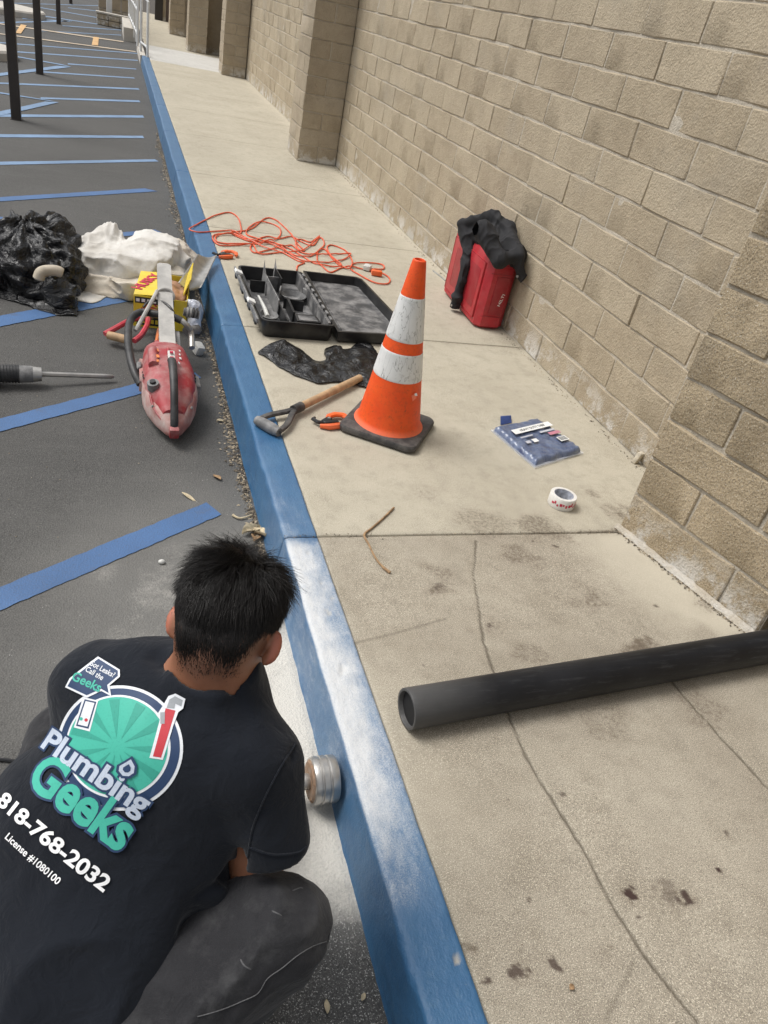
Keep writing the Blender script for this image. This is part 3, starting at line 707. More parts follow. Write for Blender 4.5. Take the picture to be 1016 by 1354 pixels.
# ================================================================== THINGS
V3 = Vector
def fr(o, d, z=(0, 0, 1)):
    """matrix: origin o, x along d, z up"""
    x = V3(d).normalized(); zz = V3(z); y = zz.cross(x).normalized(); zz = x.cross(y)
    return Matrix.Translation(o) @ Matrix((x, y, zz)).transposed().to_4x4()
def text_mesh(s, size, offset=0.0, shear=0.0, extrude=0.0, spacing=1.0, align='LEFT'):
    cu = bpy.data.curves.new('text', 'FONT'); cu.body = s; cu.size = size; cu.offset = offset; cu.shear = shear; cu.extrude = extrude
    cu.space_character = spacing; cu.align_x = align; cu.resolution_u = 4
    ob = bpy.data.objects.new('text', cu); COL.objects.link(ob)
    dg = bpy.context.evaluated_depsgraph_get(); dg.update()
    me = bpy.data.meshes.new_from_object(ob.evaluated_get(dg)); bpy.data.objects.remove(ob); return me
def flat_text(name, s, size, M, mat, parent, offset=0.0, align='CENTER', width=None, height=None):
    me = text_mesh(s, size, offset, align=align, extrude=.0003)
    co = np.zeros(len(me.vertices) * 3, np.float32); me.vertices.foreach_get('co', co); co = co.reshape(-1, 3)
    w_ = co[:, 0].max() - co[:, 0].min(); h_ = co[:, 1].max() - co[:, 1].min()
    sx = width / w_ if width else 1; sy = height / h_ if height else sx
    co[:, 0] -= (co[:, 0].max() + co[:, 0].min()) / 2; co[:, 1] -= (co[:, 1].max() + co[:, 1].min()) / 2
    co[:, 0] *= sx; co[:, 1] *= sy
    me.vertices.foreach_set('co', co.ravel()); me.transform(M)
    me.materials.clear(); o = link(name, me, mat); world_child(o, parent); return o

M_RUBBER = pmat('black_rubber', (.035, .034, .034), .75, .3, 12, 180, .4, .002, dust=.5, dustcol=(.20, .18, .16), dsc=14)
M_BLKPL = pmat('black_plastic', (.009, .009, .010), .38, .3, 18, 150, .15, .001, dust=.10, dustcol=(.20, .20, .20), dsc=10)
M_TRAYFL = pmat('dusty_tray_plastic', (.06, .06, .062), .6, .3, 10, 150, .2, .001, dust=.75, dustcol=(.34, .33, .32), dsc=12)
M_GREYPL = pmat('dusty_grey_plastic', (.13, .13, .13), .6, .3, 15, 150, .2, .001, dust=.6, dustcol=(.40, .39, .38), dsc=16)
M_WHITE = pmat('white_print', (.78, .78, .76), .6, .06, 30, bst=0)
M_ORANGE = pmat('orange_plastic', (.78, .125, .02), .45, .12, 20, 200, .1, .001, dust=.12)
M_CORD = pmat('orange_cord_rubber', (.70, .10, .035), .5, .25, 30, bst=0, dust=.2, dustcol=(.42, .25, .18), dsc=25)
M_WOOD = pmat('worn_wood', (.44, .29, .16), .65, .2, 30, 90, .3, .001, dust=.3, dustcol=(.28, .19, .11), dsc=20)
M_STEEL = pmat('dusty_steel', (.42, .41, .39), .42, .2, 25, 120, .3, .001, metal=.75, dust=.5, dustcol=(.45, .43, .39), dsc=18)
M_PALEPL = pmat('pale_plastic', (.60, .60, .57), .5, .1, 20, dust=.3)

# ---- traffic cone
def m_cone():
    m, nt, b = newmat('orange_cone_plastic'); v = coords(nt, 'Object')
    c = mixc(nt, ramp(nt, noise(nt, v, 9, 5, .7), .35, .7), (.78, .070, .005), (.86, .105, .010))
    c = mixc(nt, math_(nt, 'MULTIPLY', ramp(nt, noise(nt, v, 60, 6, .75), .50, .68), .45), c, (.42, .07, .02))
    c = mixc(nt, math_(nt, 'MULTIPLY', ramp(nt, noise(nt, v, 28, 6, .8), .60, .68), .6), c, (.10, .05, .03))
    z = N(nt, 'ShaderNodeSeparateXYZ', {0: v}).outputs['Z']
    c = mixc(nt, math_(nt, 'MULTIPLY', math_(nt, 'SUBTRACT', 1.0, ramp(nt, z, .03, .060)), .45), c, (.80, .30, .18))
    nt.links.new(c, b.inputs['Base Color']); b.inputs['Roughness'].default_value = .55
    nt.links.new(bump(nt, noise(nt, v, 120, 4), .3, .0015), b.inputs['Normal']); return m
def m_refl():
    m, nt, b = newmat('scuffed_white_sheeting'); v = coords(nt, 'Object')
    st = N(nt, 'ShaderNodeMapping', {'Vector': v, 'Scale': (1, 1, .22)}).outputs[0]
    c = mixc(nt, ramp(nt, noise(nt, v, 7, 4), .3, .7), (.62, .63, .62), (.76, .76, .74))
    cr = math_(nt, 'ABSOLUTE', math_(nt, 'SUBTRACT', noise(nt, st, 30, 3, .6), .5))
    c = mixc(nt, math_(nt, 'MULTIPLY', math_(nt, 'SUBTRACT', 1.0, ramp(nt, cr, .0, .012)), .75), c, (.14, .13, .12))
    c = mixc(nt, math_(nt, 'MULTIPLY', ramp(nt, noise(nt, v, 22, 6, .8), .56, .68), .5), c, (.30, .29, .27))
    nt.links.new(c, b.inputs['Base Color']); b.inputs['Roughness'].default_value = .45
    nt.links.new(bump(nt, cr, .4, .002), b.inputs['Normal']); return m
M_CONE, M_REFL = m_cone(), m_refl()
cone = empty('traffic_cone', (1.136, 2.783, 0), 'scuffed orange traffic cone with two white bands on a black square base', 'traffic cone', rz=math.radians(-35))
def sq(hw, r, z, n=7):
    out = []
    for q, (sx, sy) in enumerate(((1, 1), (-1, 1), (-1, -1), (1, -1))):
        for k in range(n):
            a_ = q * math.pi / 2 + k / (n - 1) * math.pi / 2
            out.append((sx * (hw - r) + r * math.cos(a_), sy * (hw - r) + r * math.sin(a_), z))
    return out
b_ = MB(); b_.loft([sq(.166, .04, .004), sq(.174, .042, .010), sq(.175, .042, .026), sq(.170, .04, .034), sq(.150, .035, .036)])
for sx in (-1, 1):
    for sy in (-1, 1): b_.box((sx * .12, sy * .12, .004), (.05, .05, .008))
b_.build('base', M_RUBBER, cone, True, local=True)
def cr_(z): return .141 + (.0265 - .141) * (z - .03) / .71
TL = (-.012, -.016)     # slight lean
def ring(z, dr=0, n=40): return [(TL[0] * z / .74 + (cr_(z) + dr) * math.cos(t * 2 * math.pi / n), TL[1] * z / .74 + (cr_(z) + dr) * math.sin(t * 2 * math.pi / n), z) for t in range(n)]
b_ = MB(); b_.loft([ring(.030, .014), ring(.038, .012), ring(.046, .004), ring(.06)] + [ring(z) for z in np.linspace(.1, .73, 10)] + [ring(.738, -.001), ring(.741, -.006), ring(.735, -.010), ring(.60, -.008)], False)
b_.build('cone_body', M_CONE, cone, True, local=True)
for z0, z1 in ((.425, .600), (.262, .378)):
    MB().loft([ring(z0, .0005), ring(z0 + .002, .0017)] + [ring(z, .0017) for z in np.linspace(z0 + .01, z1 - .01, 5)] + [ring(z1 - .002, .0017), ring(z1, .0005)], False).build('reflective_band', M_REFL, cone, True, local=True)
# peeling sticker on the lower orange
zz = .205; aa = math.radians(-66 + 35); 
def cpt(z, a_, dr=.002): return (TL[0] * z / .74 + (cr_(z) + dr) * math.cos(a_), TL[1] * z / .74 + (cr_(z) + dr) * math.sin(a_), z)
s_ = MB(); q = [cpt(.190, aa - .02), cpt(.200, aa + .17), cpt(.222, aa + .15), cpt(.214, aa - .09)]; s_.loft([q, [V3(p) * 1.0 + V3((.002 * math.cos(aa), .002 * math.sin(aa), 0)) for p in q]]); s_.build('sticker', pmat('red_sticker', (.85, .20, .10), .5, .1), cone, False, True)
s_ = MB(); q = [cpt(.212, aa + .06, .004), cpt(.210, aa + .19, .006), cpt(.222, aa + .16, .004), cpt(.222, aa + .05, .003)]; s_.loft([q, [V3(p) + V3((.001 * math.cos(aa), .001 * math.sin(aa), 0)) for p in q]]); s_.build('peeled_corner', M_WHITE, cone, False, True)

# ---- red case, standing on its long edge against the wall
def m_red(name, col, dust=.15):
    return pmat(name, col, .42, .12, 14, 260, .25, .001, dust=dust, dustcol=(.45, .25, .22), dsc=12)
M_RED = m_red('red_case_plastic', (.42, .018, .028)); M_RED2 = m_red('dark_red_case_plastic', (.30, .012, .02), .1)
case = empty('tool_case', (2.205, 4.43, 0), 'red plastic tool case standing on edge against the block wall under a black jacket', 'tool case', rz=math.radians(-2.5))
def octo(hx, hy, ch, z): return [(hx, hy - ch, z), (hx - ch, hy, z), (-hx + ch, hy, z), (-hx, hy - ch, z), (-hx, -hy + ch, z), (-hx + ch, -hy, z), (hx - ch, -hy, z), (hx, -hy + ch, z)]
b_ = MB(); b_.loft([octo(.082, .315, .03, .008), octo(.095, .33, .035, .022), octo(.096, .333, .036, .40), octo(.082, .32, .03, .432)]); b_.build('case_shell', M_RED, case, True, True)
b_ = MB(); M_ = Matrix.Translation((-.098, 0, .215)) @ Matrix.Rotation(math.radians(90), 4, 'Y')
b_.box((-.100, 0, .22), (.012, .56, .34), None, .012, 2); b_.build('front_panel', M_RED, case, True, True)
b_ = MB(); b_.box((-.103, -.02, .22), (.010, .44, .24), None, .009, 2); b_.build('raised_panel', M_RED2, case, True, True)
for z_ in (.085, .345): MB().box((0, -.3335, z_), (.15, .006, .003)).build('seam', M_RED2, case, False, True)
MB().box((.012, -.334, .215), (.085, .008, .235), None, .004, 2).build('end_panel', M_RED2, case, True, True)
MB().box((.0, -.335, .405), (.11, .012, .03), None, .005).build('latch', M_RED2, case, True, True)
flat_text('lettering', 'HILTI', .03, case.matrix_basis @ Matrix.Translation((.030, -.3395, .195)) @ Matrix.Rotation(math.radians(90), 4, 'X') @ Matrix.Rotation(math.radians(78), 4, 'Z'), M_WHITE, case, width=.075, height=.018)
M_JACKET = pmat('black_cloth', (.012, .012, .014), .85, .3, 12, 500, .3, .0008, dust=.12, dustcol=(.07, .07, .08))
J = [np.array(p, np.float32) for p in [(2.11, 4.60, .455), (2.19, 4.33, .49), (2.24, 4.14, .45), (2.1887, 4.4200, 0.5938), (2.2438, 4.3000, 0.5751), (2.0363, 4.1800, 0.5578), (2.1087, 4.0300, 0.4419), (2.2199, 4.0500, 0.4782), (2.2664, 4.0200, 0.3684), (2.0615, 4.5500, 0.5024), (2.1000, 4.4768, 0.4073), (2.0850, 4.3972, 0.2892), (2.0650, 4.3770, 0.1007), (2.0700, 4.3878, 0.0376), (2.1565, 4.0400, 0.4129)]]
def f_j(P):
    d = rcone(P, J[0], J[1], .05, .065); d = smin(d, rcone(P, J[1], J[2], .07, .075), .03)
    d = smin(d, rcone(P, J[3], J[4], .035, .035), .02); d = smin(d, rcone(P, J[9], J[3], .03, .035), .02)
    d = smin(d, rcone(P, J[5], J[6], .06, .045), .03); d = smin(d, rcone(P, J[6], J[7], .04, .035), .03)
    d = smin(d, rcone(P, J[7], J[8], .035, .024), .02); d = smin(d, rcone(P, J[4], J[7], .035, .035), .03)
    s = rcone(P, J[9], J[10], .035, .034); s = smin(s, rcone(P, J[10], J[11], .036, .031), .015); s = smin(s, rcone(P, J[11], J[12], .031, .030), .015); s = smin(s, rcone(P, J[12], J[13], .029, .022), .01)
    d = smin(d, s, .008)
    Q = P + .02 * np.stack([vnoise(P, 9, 61), vnoise(P, 9, 62), vnoise(P, 9, 63)], -1)
    r = (1 - np.abs(vnoise(Q * [1.2, .6, .8], 14, 5))) ** 3; r2 = (1 - np.abs(vnoise(Q * [1, .8, .5], 30, 6))) ** 3
    return d - .016 * (r - .3) - .005 * (r2 - .3)
V, F = surf(f_j, (1.98, 3.90, .02), (2.42, 4.75, .66), .005)
jk = tag(link('jacket', np_mesh('jacket', V, F), M_JACKET, None, True), 'black jacket draped over the red tool case with one sleeve hanging down', 'jacket')
for p in (J[8], J[13]):
    o = MB().cyl(V3(p) + V3((-.028, -.012, .004)), V3(p) + V3((-.034, -.016, .004)), .007, n=10).build('snap_button', M_STEEL, None, True); world_child(o, jk)
stick = MB().tube([(2.2198, 5.2147, 0.0040), (2.2303, 5.1120, 0.0060), (2.2398, 5.0074, 0.0040)], .006, 6).build('metal_strip', M_STEEL, None, True); tag(stick, 'small grey metal strip lying by the wall left of the red case', 'metal strip')

# ---- open black tool box: tray and lid
tb = empty('tool_box', (.91, 4.14, 0), 'open black plastic tool box with empty moulded compartments and dusty lid', 'tool box')
TA = V3((.722, 3.712, 0)); ex = V3((.385, .0, 0)); ey = V3((-.012, .862, 0))
def tp(u, v, z): return TA + ex * u + ey * v + V3((0, 0, z))
def tray_box(a, b, z0, z1, th, name, mat, parent=tb, lean=0.0):
    """upright thin panel from (u,v) a to b"""
    p, q = tp(*a, 0), tp(*b, 0); d = (q - p); n_ = V3((-d.y, d.x, 0)).normalized() * th / 2
    m = MB(); m.loft([[p - n_ + V3((0, 0, z0)), p + n_ + V3((0, 0, z0)), q + n_ + V3((0, 0, z0)), q - n_ + V3((0, 0, z0))], [p - n_ + V3((lean, 0, z1)), p + n_ + V3((lean, 0, z1)), q + n_ + V3((lean, 0, z1)), q - n_ + V3((lean, 0, z1))]])
    return m.build(name, mat, parent)
def rr(u0, v0, u1, v1, r, z, n=5):
    out = []
    W_, H_ = ex.length, ey.length
    for q, (cu_, cv) in enumerate(((u1, v1), (u0, v1), (u0, v0), (u1, v0))):
        su = 1 if cu_ == u1 else -1; sv = 1 if cv == v1 else -1
        for k in range(n):
            a_ = q * math.pi / 2 + k / (n - 1) * math.pi / 2
            out.append(tp(cu_ - su * r / W_ + r / W_ * math.cos(a_), cv - sv * r / H_ + r / H_ * math.sin(a_), z))
    return out
m = MB(); e = .012 / .385; g_ = .012 / .862
m.loft([rr(.04, .015, .96, .985, .03, .001), rr(.015, .005, .985, .995, .035, .02), rr(.01, .003, .99, .997, .035, .082), rr(-.012, -.006, 1.012, 1.006, .04, .084), rr(-.012, -.006, 1.012, 1.006, .04, .094), rr(.02, .010, .98, .990, .03, .094), rr(.03, .014, .97, .986, .028, .012)])
m.build('tray', M_BLKPL, tb, True)
MB().loft([rr(.05, .02, .95, .98, .02, .0135), rr(.05, .02, .95, .98, .02, .0165)]).build('tray_floor', M_TRAYFL, tb)
tray_box((.93, .03), (.93, .97), .016, .099, .014, 'hinge_strip', M_TRAYFL)
for k in range(9):
    v0 = .08 + k * .1; tray_box((.985, v0), (.985, v0 + .05), .080, .102, .012, 'hinge_knuckle', M_GREYPL)
tray_box((.34, .30), (.34, .80), .016, .115, .006, 'divider', M_GREYPL); tray_box((.37, .05), (.37, .42), .016, .085, .007, 'divider', M_BLKPL)
tray_box((.55, .70), (.55, .94), .016, .12, .006, 'divider', M_BLKPL); tray_box((.34, .80), (.55, .80), .016, .10, .006, 'divider', M_GREYPL)
tray_box((.50, .48), (.78, .44), .016, .075, .007, 'divider', M_BLKPL); tray_box((.55, .48), (.53, .22), .016, .08, .012, 'divider', M_BLKPL)
tray_box((.10, .74), (.32, .74), .016, .085, .006, 'divider', M_BLKPL)
for uv, hz in (((.33, .80), .165), ((.55, .92), .150)):
    p = tp(*uv, .016); MB().loft([[p + V3((-.004, -.10, 0)), p + V3((.004, -.10, 0)), p + V3((.004, .06, 0)), p + V3((-.004, .06, 0))], [p + V3((-.002, -.09, .07)), p + V3((.002, -.09, .07)), p + V3((.002, .05, .10)), p + V3((-.002, .05, .10))], [p + V3((-.001, .028, hz - .02)), p + V3((.001, .028, hz - .02)), p + V3((.001, .036, hz)), p + V3((-.001, .036, hz))]]).build('fin', M_GREYPL, tb)
MB().prism([(tp(.52, .10, 0).x, tp(.52, .10, 0).y), (tp(.86, .10, 0).x, tp(.86, .10, 0).y), (tp(.84, .22, 0).x, tp(.84, .22, 0).y), (tp(.54, .22, 0).x, tp(.54, .22, 0).y)], .016, .072).build('compartment', M_BLKPL, tb)
MB().prism([(tp(.56, .115, 0).x, tp(.56, .115, 0).y), (tp(.82, .115, 0).x, tp(.82, .115, 0).y), (tp(.81, .20, 0).x, tp(.81, .20, 0).y), (tp(.57, .20, 0).x, tp(.57, .20, 0).y)], .073, .0735).build('compartment_floor', M_TRAYFL, tb)
cc = tp(.72, .64, .016); sd_ = MB()
sd_.loft([[cc + V3((.075 * math.cos(t) * s, .075 * math.sin(t) * s, z)) for t in np.linspace(0, 2 * math.pi, 25)[:-1]] for s, z in ((.8, 0), (1, .035), (.95, .036), (.7, .008))]); sd_.build('round_saddle', M_GREYPL, tb, True)
for k in (-1, 1): MB().box(cc + V3((.078 * k, .01, .03)), (.008, .09, .07), (0, 0, .25 * k), .002).build('saddle_clip', M_GREYPL, tb)
cc = tp(.19, .24, .03); MB().loft([[cc + V3((.052 * math.cos(t) * s, .065 * math.sin(t) * s, z)) for t in np.linspace(0, 2 * math.pi, 25)[:-1]] for s, z in ((.7, -.012), (1, .02), (.92, .022), (.7, .0))]).build('scoop', M_GREYPL, tb, True)
MB().tube([cc + V3((-.01, -.02, .015)), cc + V3((-.015, .05, .03)), cc + V3((-.022, .13, .04)), cc + V3((-.028, .20, .045))], [.012, .011, .008, .006], 8).build('scoop_stem', M_PALEPL, tb, True)
for v0 in (.30, .84):
    p = tp(-.035, v0, .075); MB().box(p + V3((-.004, 0, .022)), (.044, .052, .016), (0, .35, 0), .003).build('latch', M_WHITE, tb)
for v0, L_ in ((.12, .07), (.36, .09), (.50, .09), (.66, .1), (.93, .05)): 
    MB().box(tp(-.045, v0, .055), (.012, L_ * .8, .04), None, .003).build('side_rib', M_BLKPL, tb)
tray_box((-.055, .02), (-.055, .98), .066, .090, .010, 'side_rail', M_GREYPL)
# lid lying open on the right
LA = V3((1.128, 3.712, 0)); lid_o = [(0, 0), (.405, .02), (.418, .05), (.416, .38), (.40, .60), (.375, .93), (.345, .962), (.01, .972)]
def lring(s, z): 
    cx, cy = .205, .48; return [LA + V3((cx + (x - cx) * (1 - s / .205), cy + (y - cy) * (1 - s / .48), z)) for x, y in lid_o]
lid = MB().loft([lring(.012, .002), lring(0, .012), lring(-.001, .055), lring(-.006, .057), lring(-.006, .066), lring(.010, .066), lring(.014, .012)]).build('lid', M_BLKPL, tb, True)
o = MB().prism([(p.x, p.y) for p in lring(.016, 0)], .0125, .0145).build('lid_floor', M_TRAYFL, tb)
MB().prism([(p.x, p.y) for p in lring(.06, 0)], .0150, .0185).build('lid_panel', M_TRAYFL, tb)

# ---- orange extension cord
cp = [(1.7049, 5.0853, 0.006), (1.8017, 5.116, 0.006), (1.8234, 5.2176, 0.006), (1.7275, 5.2244, 0.006), (1.6003, 5.168, 0.006), (1.5424, 5.0337, 0.006), (1.5797, 4.9118, 0.006), (1.6506, 4.7826, 0.006), (1.7381, 4.7949, 0.006), (1.7877, 4.9083, 0.006), (1.7633, 5.0123, 0.006), (1.6633, 5.0492, 0.006), (1.5635, 5.0861, 0.006), (1.4733, 5.0343, 0.006), (1.3691, 4.9127, 0.006), (1.337, 5.0356, 0.006), (1.3314, 5.1485, 0.006), (1.3908, 5.3869, 0.006), (1.449, 5.4333, 0.006), (1.4554, 5.2864, 0.006), (1.4746, 5.1033, 0.006), (1.534, 5.031, 0.006), (1.603, 5.2403, 0.006), (1.6115, 5.467, 0.006), (1.5373, 5.5696, 0.006), (1.4793, 5.4956, 0.006), (1.4554, 5.2864, 0.006), (1.4793, 5.0589, 0.006), (1.3262, 5.0546, 0.006), (1.2771, 5.107, 0.006), (1.2376, 5.2104, 0.006), (1.174, 5.3574, 0.006), (1.0968, 5.3535, 0.006), (0.9881, 5.2407, 0.006), (0.9031, 5.1629, 0.006), (0.8904, 5.2769, 0.006), (0.9647, 5.4792, 0.006), (1.0599, 5.5951, 0.006), (1.1345, 5.5721, 0.006), (1.248, 5.6707, 0.006), (1.3073, 5.5607, 0.006), (1.3771, 5.5091, 0.006), (1.4747, 5.7341, 0.006), (1.4914, 5.6588, 0.006), (1.4439, 5.4825, 0.006), (1.3035, 5.2334, 0.006), (1.205, 5.1991, 0.006), (1.1317, 5.2928, 0.006), (1.0332, 5.4295, 0.006), (0.9248, 5.4129, 0.006), (0.8319, 5.5036, 0.006), (0.798, 5.5942, 0.006), (0.8823, 5.6559, 0.006), (0.9775, 5.7783, 0.006), (1.1251, 6.1057, 0.006), (1.2055, 6.0816, 0.006), (1.2524, 5.7825, 0.006), (1.2618, 5.4912, 0.006), (1.2803, 5.3468, 0.006), (1.2405, 5.3819, 0.006), (1.2554, 5.5407, 0.006), (1.3187, 5.6181, 0.006), (1.3774, 5.5878, 0.006), (1.4813, 5.7644, 0.006), (1.2635, 5.3407, 0.006), (1.0586, 5.2185, 0.006), (0.93, 5.1492, 0.006), (0.9134, 5.3341, 0.006), (0.805, 5.2932, 0.006), (0.6845, 5.2477, 0.006), (0.6484, 5.3798, 0.006), (0.6821, 5.4944, 0.006), (0.7913, 5.5389, 0.006), (0.8846, 5.4478, 0.006), (0.9847, 5.4109, 0.006), (1.0942, 5.4275, 0.006), (1.15, 5.2272, 0.006), (1.2448, 5.0961, 0.006), (1.4029, 5.1259, 0.006), (1.5163, 5.211, 0.006), (1.6285, 5.3718, 0.006), (1.5553, 5.3709, 0.006), (1.3761, 5.283, 0.006), (1.253, 5.2879, 0.006), (1.2057, 5.4444, 0.006), (1.1295, 5.3657, 0.006), (1.0778, 5.4213, 0.006), (0.9972, 5.492, 0.006), (0.9073, 5.6127, 0.006), (1.0122, 5.9068, 0.006), (1.1225, 5.9848, 0.006), (1.1943, 5.871, 0.006), (1.1529, 5.6325, 0.006), (1.054, 5.4628, 0.006), (0.9291, 5.34, 0.006), (0.7777, 5.3071, 0.006), (0.6778, 5.3175, 0.006), (0.6765, 5.4412, 0.006), (0.7441, 5.5197, 0.006), (0.855, 5.5649, 0.006), (0.8932, 5.7979, 0.006), (0.8997, 6.0321, 0.006), (0.8479, 6.1411, 0.006), (0.7172, 5.9772, 0.006), (0.549, 5.6485, 0.006), (0.5077, 5.5357, 0.006), (0.5655, 5.4978, 0.006), (0.6907, 5.5759, 0.006), (0.8174, 5.6288, 0.006), (0.8846, 5.4478, 0.006), (1.0121, 5.2977, 0.006), (1.1064, 5.2355, 0.006), (1.1838, 5.0894, 0.006), (1.2238, 5.0663, 0.006), (1.1623, 4.9787, 0.006), (1.1366, 4.8833, 0.006)]
pts = catmull(cp, 7)
hz = 0
P_ = np.array([p[:] for p in pts]); nzz = vnoise(P_, 9, 3)
seen = []; pts2 = []
from mathutils.kdtree import KDTree
kd = KDTree(len(P_))
for i, p in enumerate(P_): kd.insert((p[0], p[1], 0), i)
kd.balance()
for i, p in enumerate(P_):
    lay = 0; last = -99
    for _, j, d in kd.find_range((p[0], p[1], 0), .018):
        if j < i - 12 and abs(j - last) > 8: lay += 1; last = j
    pts2.append(lay)
lv = np.convolve(np.array(pts2, float), np.ones(5) / 5, 'same')
cord = empty('extension_cord', (1.0, 5.4, 0), 'tangled orange extension cord lying on the pavement behind the tool box', 'extension cord')
MB().tube([V3((p[0], p[1], .006 + min(.035, .008 * l) + .003 * max(0, n_))) for p, l, n_ in zip(P_, lv, nzz)], .0050, 6).build('cable', M_CORD, cord, True)
p = (1.7067, 4.9619, 0.0200)
MB().box((p[0], p[1], .020), (.075, .045, .035), (0, 0, -.2), .010, 2).build('socket_end', M_ORANGE, cord, True)
p = (1.6690, 5.0680, 0.0200)
MB().box((p[0], p[1], .020), (.05, .075, .034), (0, 0, -.5), .010, 2).build('clear_plug', M_PALEPL, cord, True)

# ---- two orange ratchet clamps
def clamp(origin, rz, s, label):
    t = empty('spring_clamp', origin, label, 'clamp', 'orange clamps on the pavement and kerb', rz=rz)
    b = MB(); b.tube([(.0, .01, .016), (.02, .035, .018), (.055, .045, .018), (.088, .032, .018), (.098, .0, .018), (.082, -.028, .016), (.070, -.036, .014)], [.011, .014, .015, .015, .014, .012, .010], 8, flat=.7); b.build('jaw', M_ORANGE, t, True, True)
    MB().box((-.01, 0, .017), (.055, .024, .020), (0, 0, .5), .004, 2).build('body', M_BLKPL, t, True, True)
    MB().tube([(-.030, -.012, .015), (-.055, -.005, .018), (-.066, .022, .02), (-.05, .034, .018)], [.009, .009, .008, .006], 8).build('trigger', M_BLKPL, t, True, True)
    MB().tube([(-.055, -.028, .012), (-.02, -.046, .014), (.03, -.045, .014), (.05, -.030, .012)], [.009, .014, .014, .008], 8).build('handle', M_ORANGE, t, True, True)
    MB().box((0.0, -.022, .022), (.07, .022, .012), (0, 0, -.15), .003).build('lever', M_BLKPL, t, True, True)
    MB().cyl((.0, .0, .012), (.0, .0, .032), .007, n=10).build('pin', M_STEEL, t, True, True)
    return t
clamp((.872, 2.80, 0), .25, 1, 'orange and black clamp lying between the short wooden handle and the cone')
clamp((.68, 5.02, 0), .5, 1, 'orange clamp lying at the kerb edge below the tangled orange cord')

# ---- black plastic sheet crumpled on the ground
def film(name, top, bot, amp, fc, seed, mat, n=(90, 40), z0=.004, thick=.0012, lift=.0):
    T_ = catmull(top, 10); B_ = catmull(bot, 10)
    def samp(L_, t): 
        x = t * (len(L_) - 1); i = min(int(x), len(L_) - 2); return L_[i].lerp(L_[i + 1], x - i)
    V = []
    for i in range(n[0]):
        a_, b__ = samp(T_, i / (n[0] - 1)), samp(B_, i / (n[0] - 1))
        for j in range(n[1]): V.append(a_.lerp(b__, j / (n[1] - 1))[:])
    V = np.array(V, np.float32); c = creases(V, fc, seed); c2 = creases(V, fc * 2.3, seed + 9); l = vnoise(V, 4, seed)
    uu = np.repeat(np.linspace(0, 1, n[0]), n[1]); vv = np.tile(np.linspace(0, 1, n[1]), n[0]); ed = np.clip(np.minimum(np.minimum(uu, 1 - uu) * 8, np.minimum(vv, 1 - vv) * 4), 0, 1)
    V[:, 2] = z0 + V[:, 2] + amp * np.clip(.55 + .45 * c + .5 * l, 0, 2.2) * (.25 + .75 * ed) + amp * .22 * (c2 + 1.2) * ed + lift * ed
    V[:, 0] += .006 * c2 ; V[:, 1] += .006 * c
    o = link(name, np_mesh(name, V, grid_faces(*n)), mat, None, False)
    md = o.modifiers.new('thickness', 'SOLIDIFY'); md.thickness = thick; return o
def m_film():
    m, nt, b = newmat('black_polythene'); v = coords(nt, 'World')
    c = mixc(nt, ramp(nt, noise(nt, v, 9, 5, .6), .6, .8), (.006, .006, .007), (.022, .022, .024))
    nt.links.new(c, b.inputs['Base Color']); b.inputs['Roughness'].default_value = .20; b.inputs['Specular IOR Level'].default_value = .5
    nt.links.new(bump(nt, noise(nt, v, 22, 4, .55, 2.5), .9, .012), b.inputs['Normal']); return m
M_FILM = m_film()
sh = film('plastic_sheet', [(0.6771, 3.5166, 0.0), (0.7552, 3.6037, 0.0), (0.8401, 3.6664, -0.0), (0.8846, 3.5878, 0.0), (0.9281, 3.5111, 0.0), (0.9665, 3.4534, 0.0), (1.0154, 3.4971, 0.0), (1.0332, 3.6126, 0.0), (1.115, 3.6654, 0.0), (1.1476, 3.6123, 0.0), (1.3026, 3.769, 0.0), (1.3234, 3.5827, 0.0)], [(0.6781, 3.4987, 0.0), (0.7171, 3.4161, 0.0), (0.7625, 3.3368, 0.0), (0.8084, 3.2678, 0.0), (0.8622, 3.2256, 0.0), (0.9155, 3.1837, 0.0), (0.9799, 3.2074, 0.0), (1.0338, 3.2139, 0.0), (1.078, 3.1947, 0.0), (1.1223, 3.1755, 0.0), (1.1531, 3.1628, 0.0), (1.2417, 3.2982, 0.0)], .026, 5.5, 4, M_FILM, (110, 40))
tag(sh, 'crumpled black plastic sheet lying between the tool box and the wooden handle', 'plastic sheet')

# ---- short D-handle by the kerb
hd = empty('short_shovel', (.75, 2.88, 0), 'short wooden handle with black D grip lying across the kerb edge', 'shovel handle')
a_, b__, c_ = V3((0.5627, 2.7683, 0.0220)), V3((0.6319, 2.6780, 0.0220)), V3((0.7390, 2.8681, 0.0300))
b_ = MB(); b_.tube([a_.lerp(b__, t) for t in np.linspace(-.05, 1.05, 7)], [.019, .022, .0235, .024, .0235, .022, .019], 12); b_.build('grip', M_GREYPL, hd, True)
for q in (a_, b__):
    s_ = MB(); s_.tube(catmull([q, q.lerp(c_, .35) + (q - (a_ + b__) / 2) * .22, q.lerp(c_, .75) + (q - (a_ + b__) / 2) * .05, c_], 4), .0145, 8, flat=.7); s_.build('fork', M_RUBBER, hd, True)
e_ = V3((1.1241, 3.2288, 0.0260)); dn_ = (e_ - c_)
MB().tube([c_ - dn_ * .03, c_ + dn_ * .08], [.021, .022], 12).build('socket', M_RUBBER, hd, True)
MB().tube([c_ + dn_ * t for t in np.linspace(.05, 1, 8)], [.0175] * 4 + [.0185] * 4, 14).build('shaft', M_WOOD, hd, True)

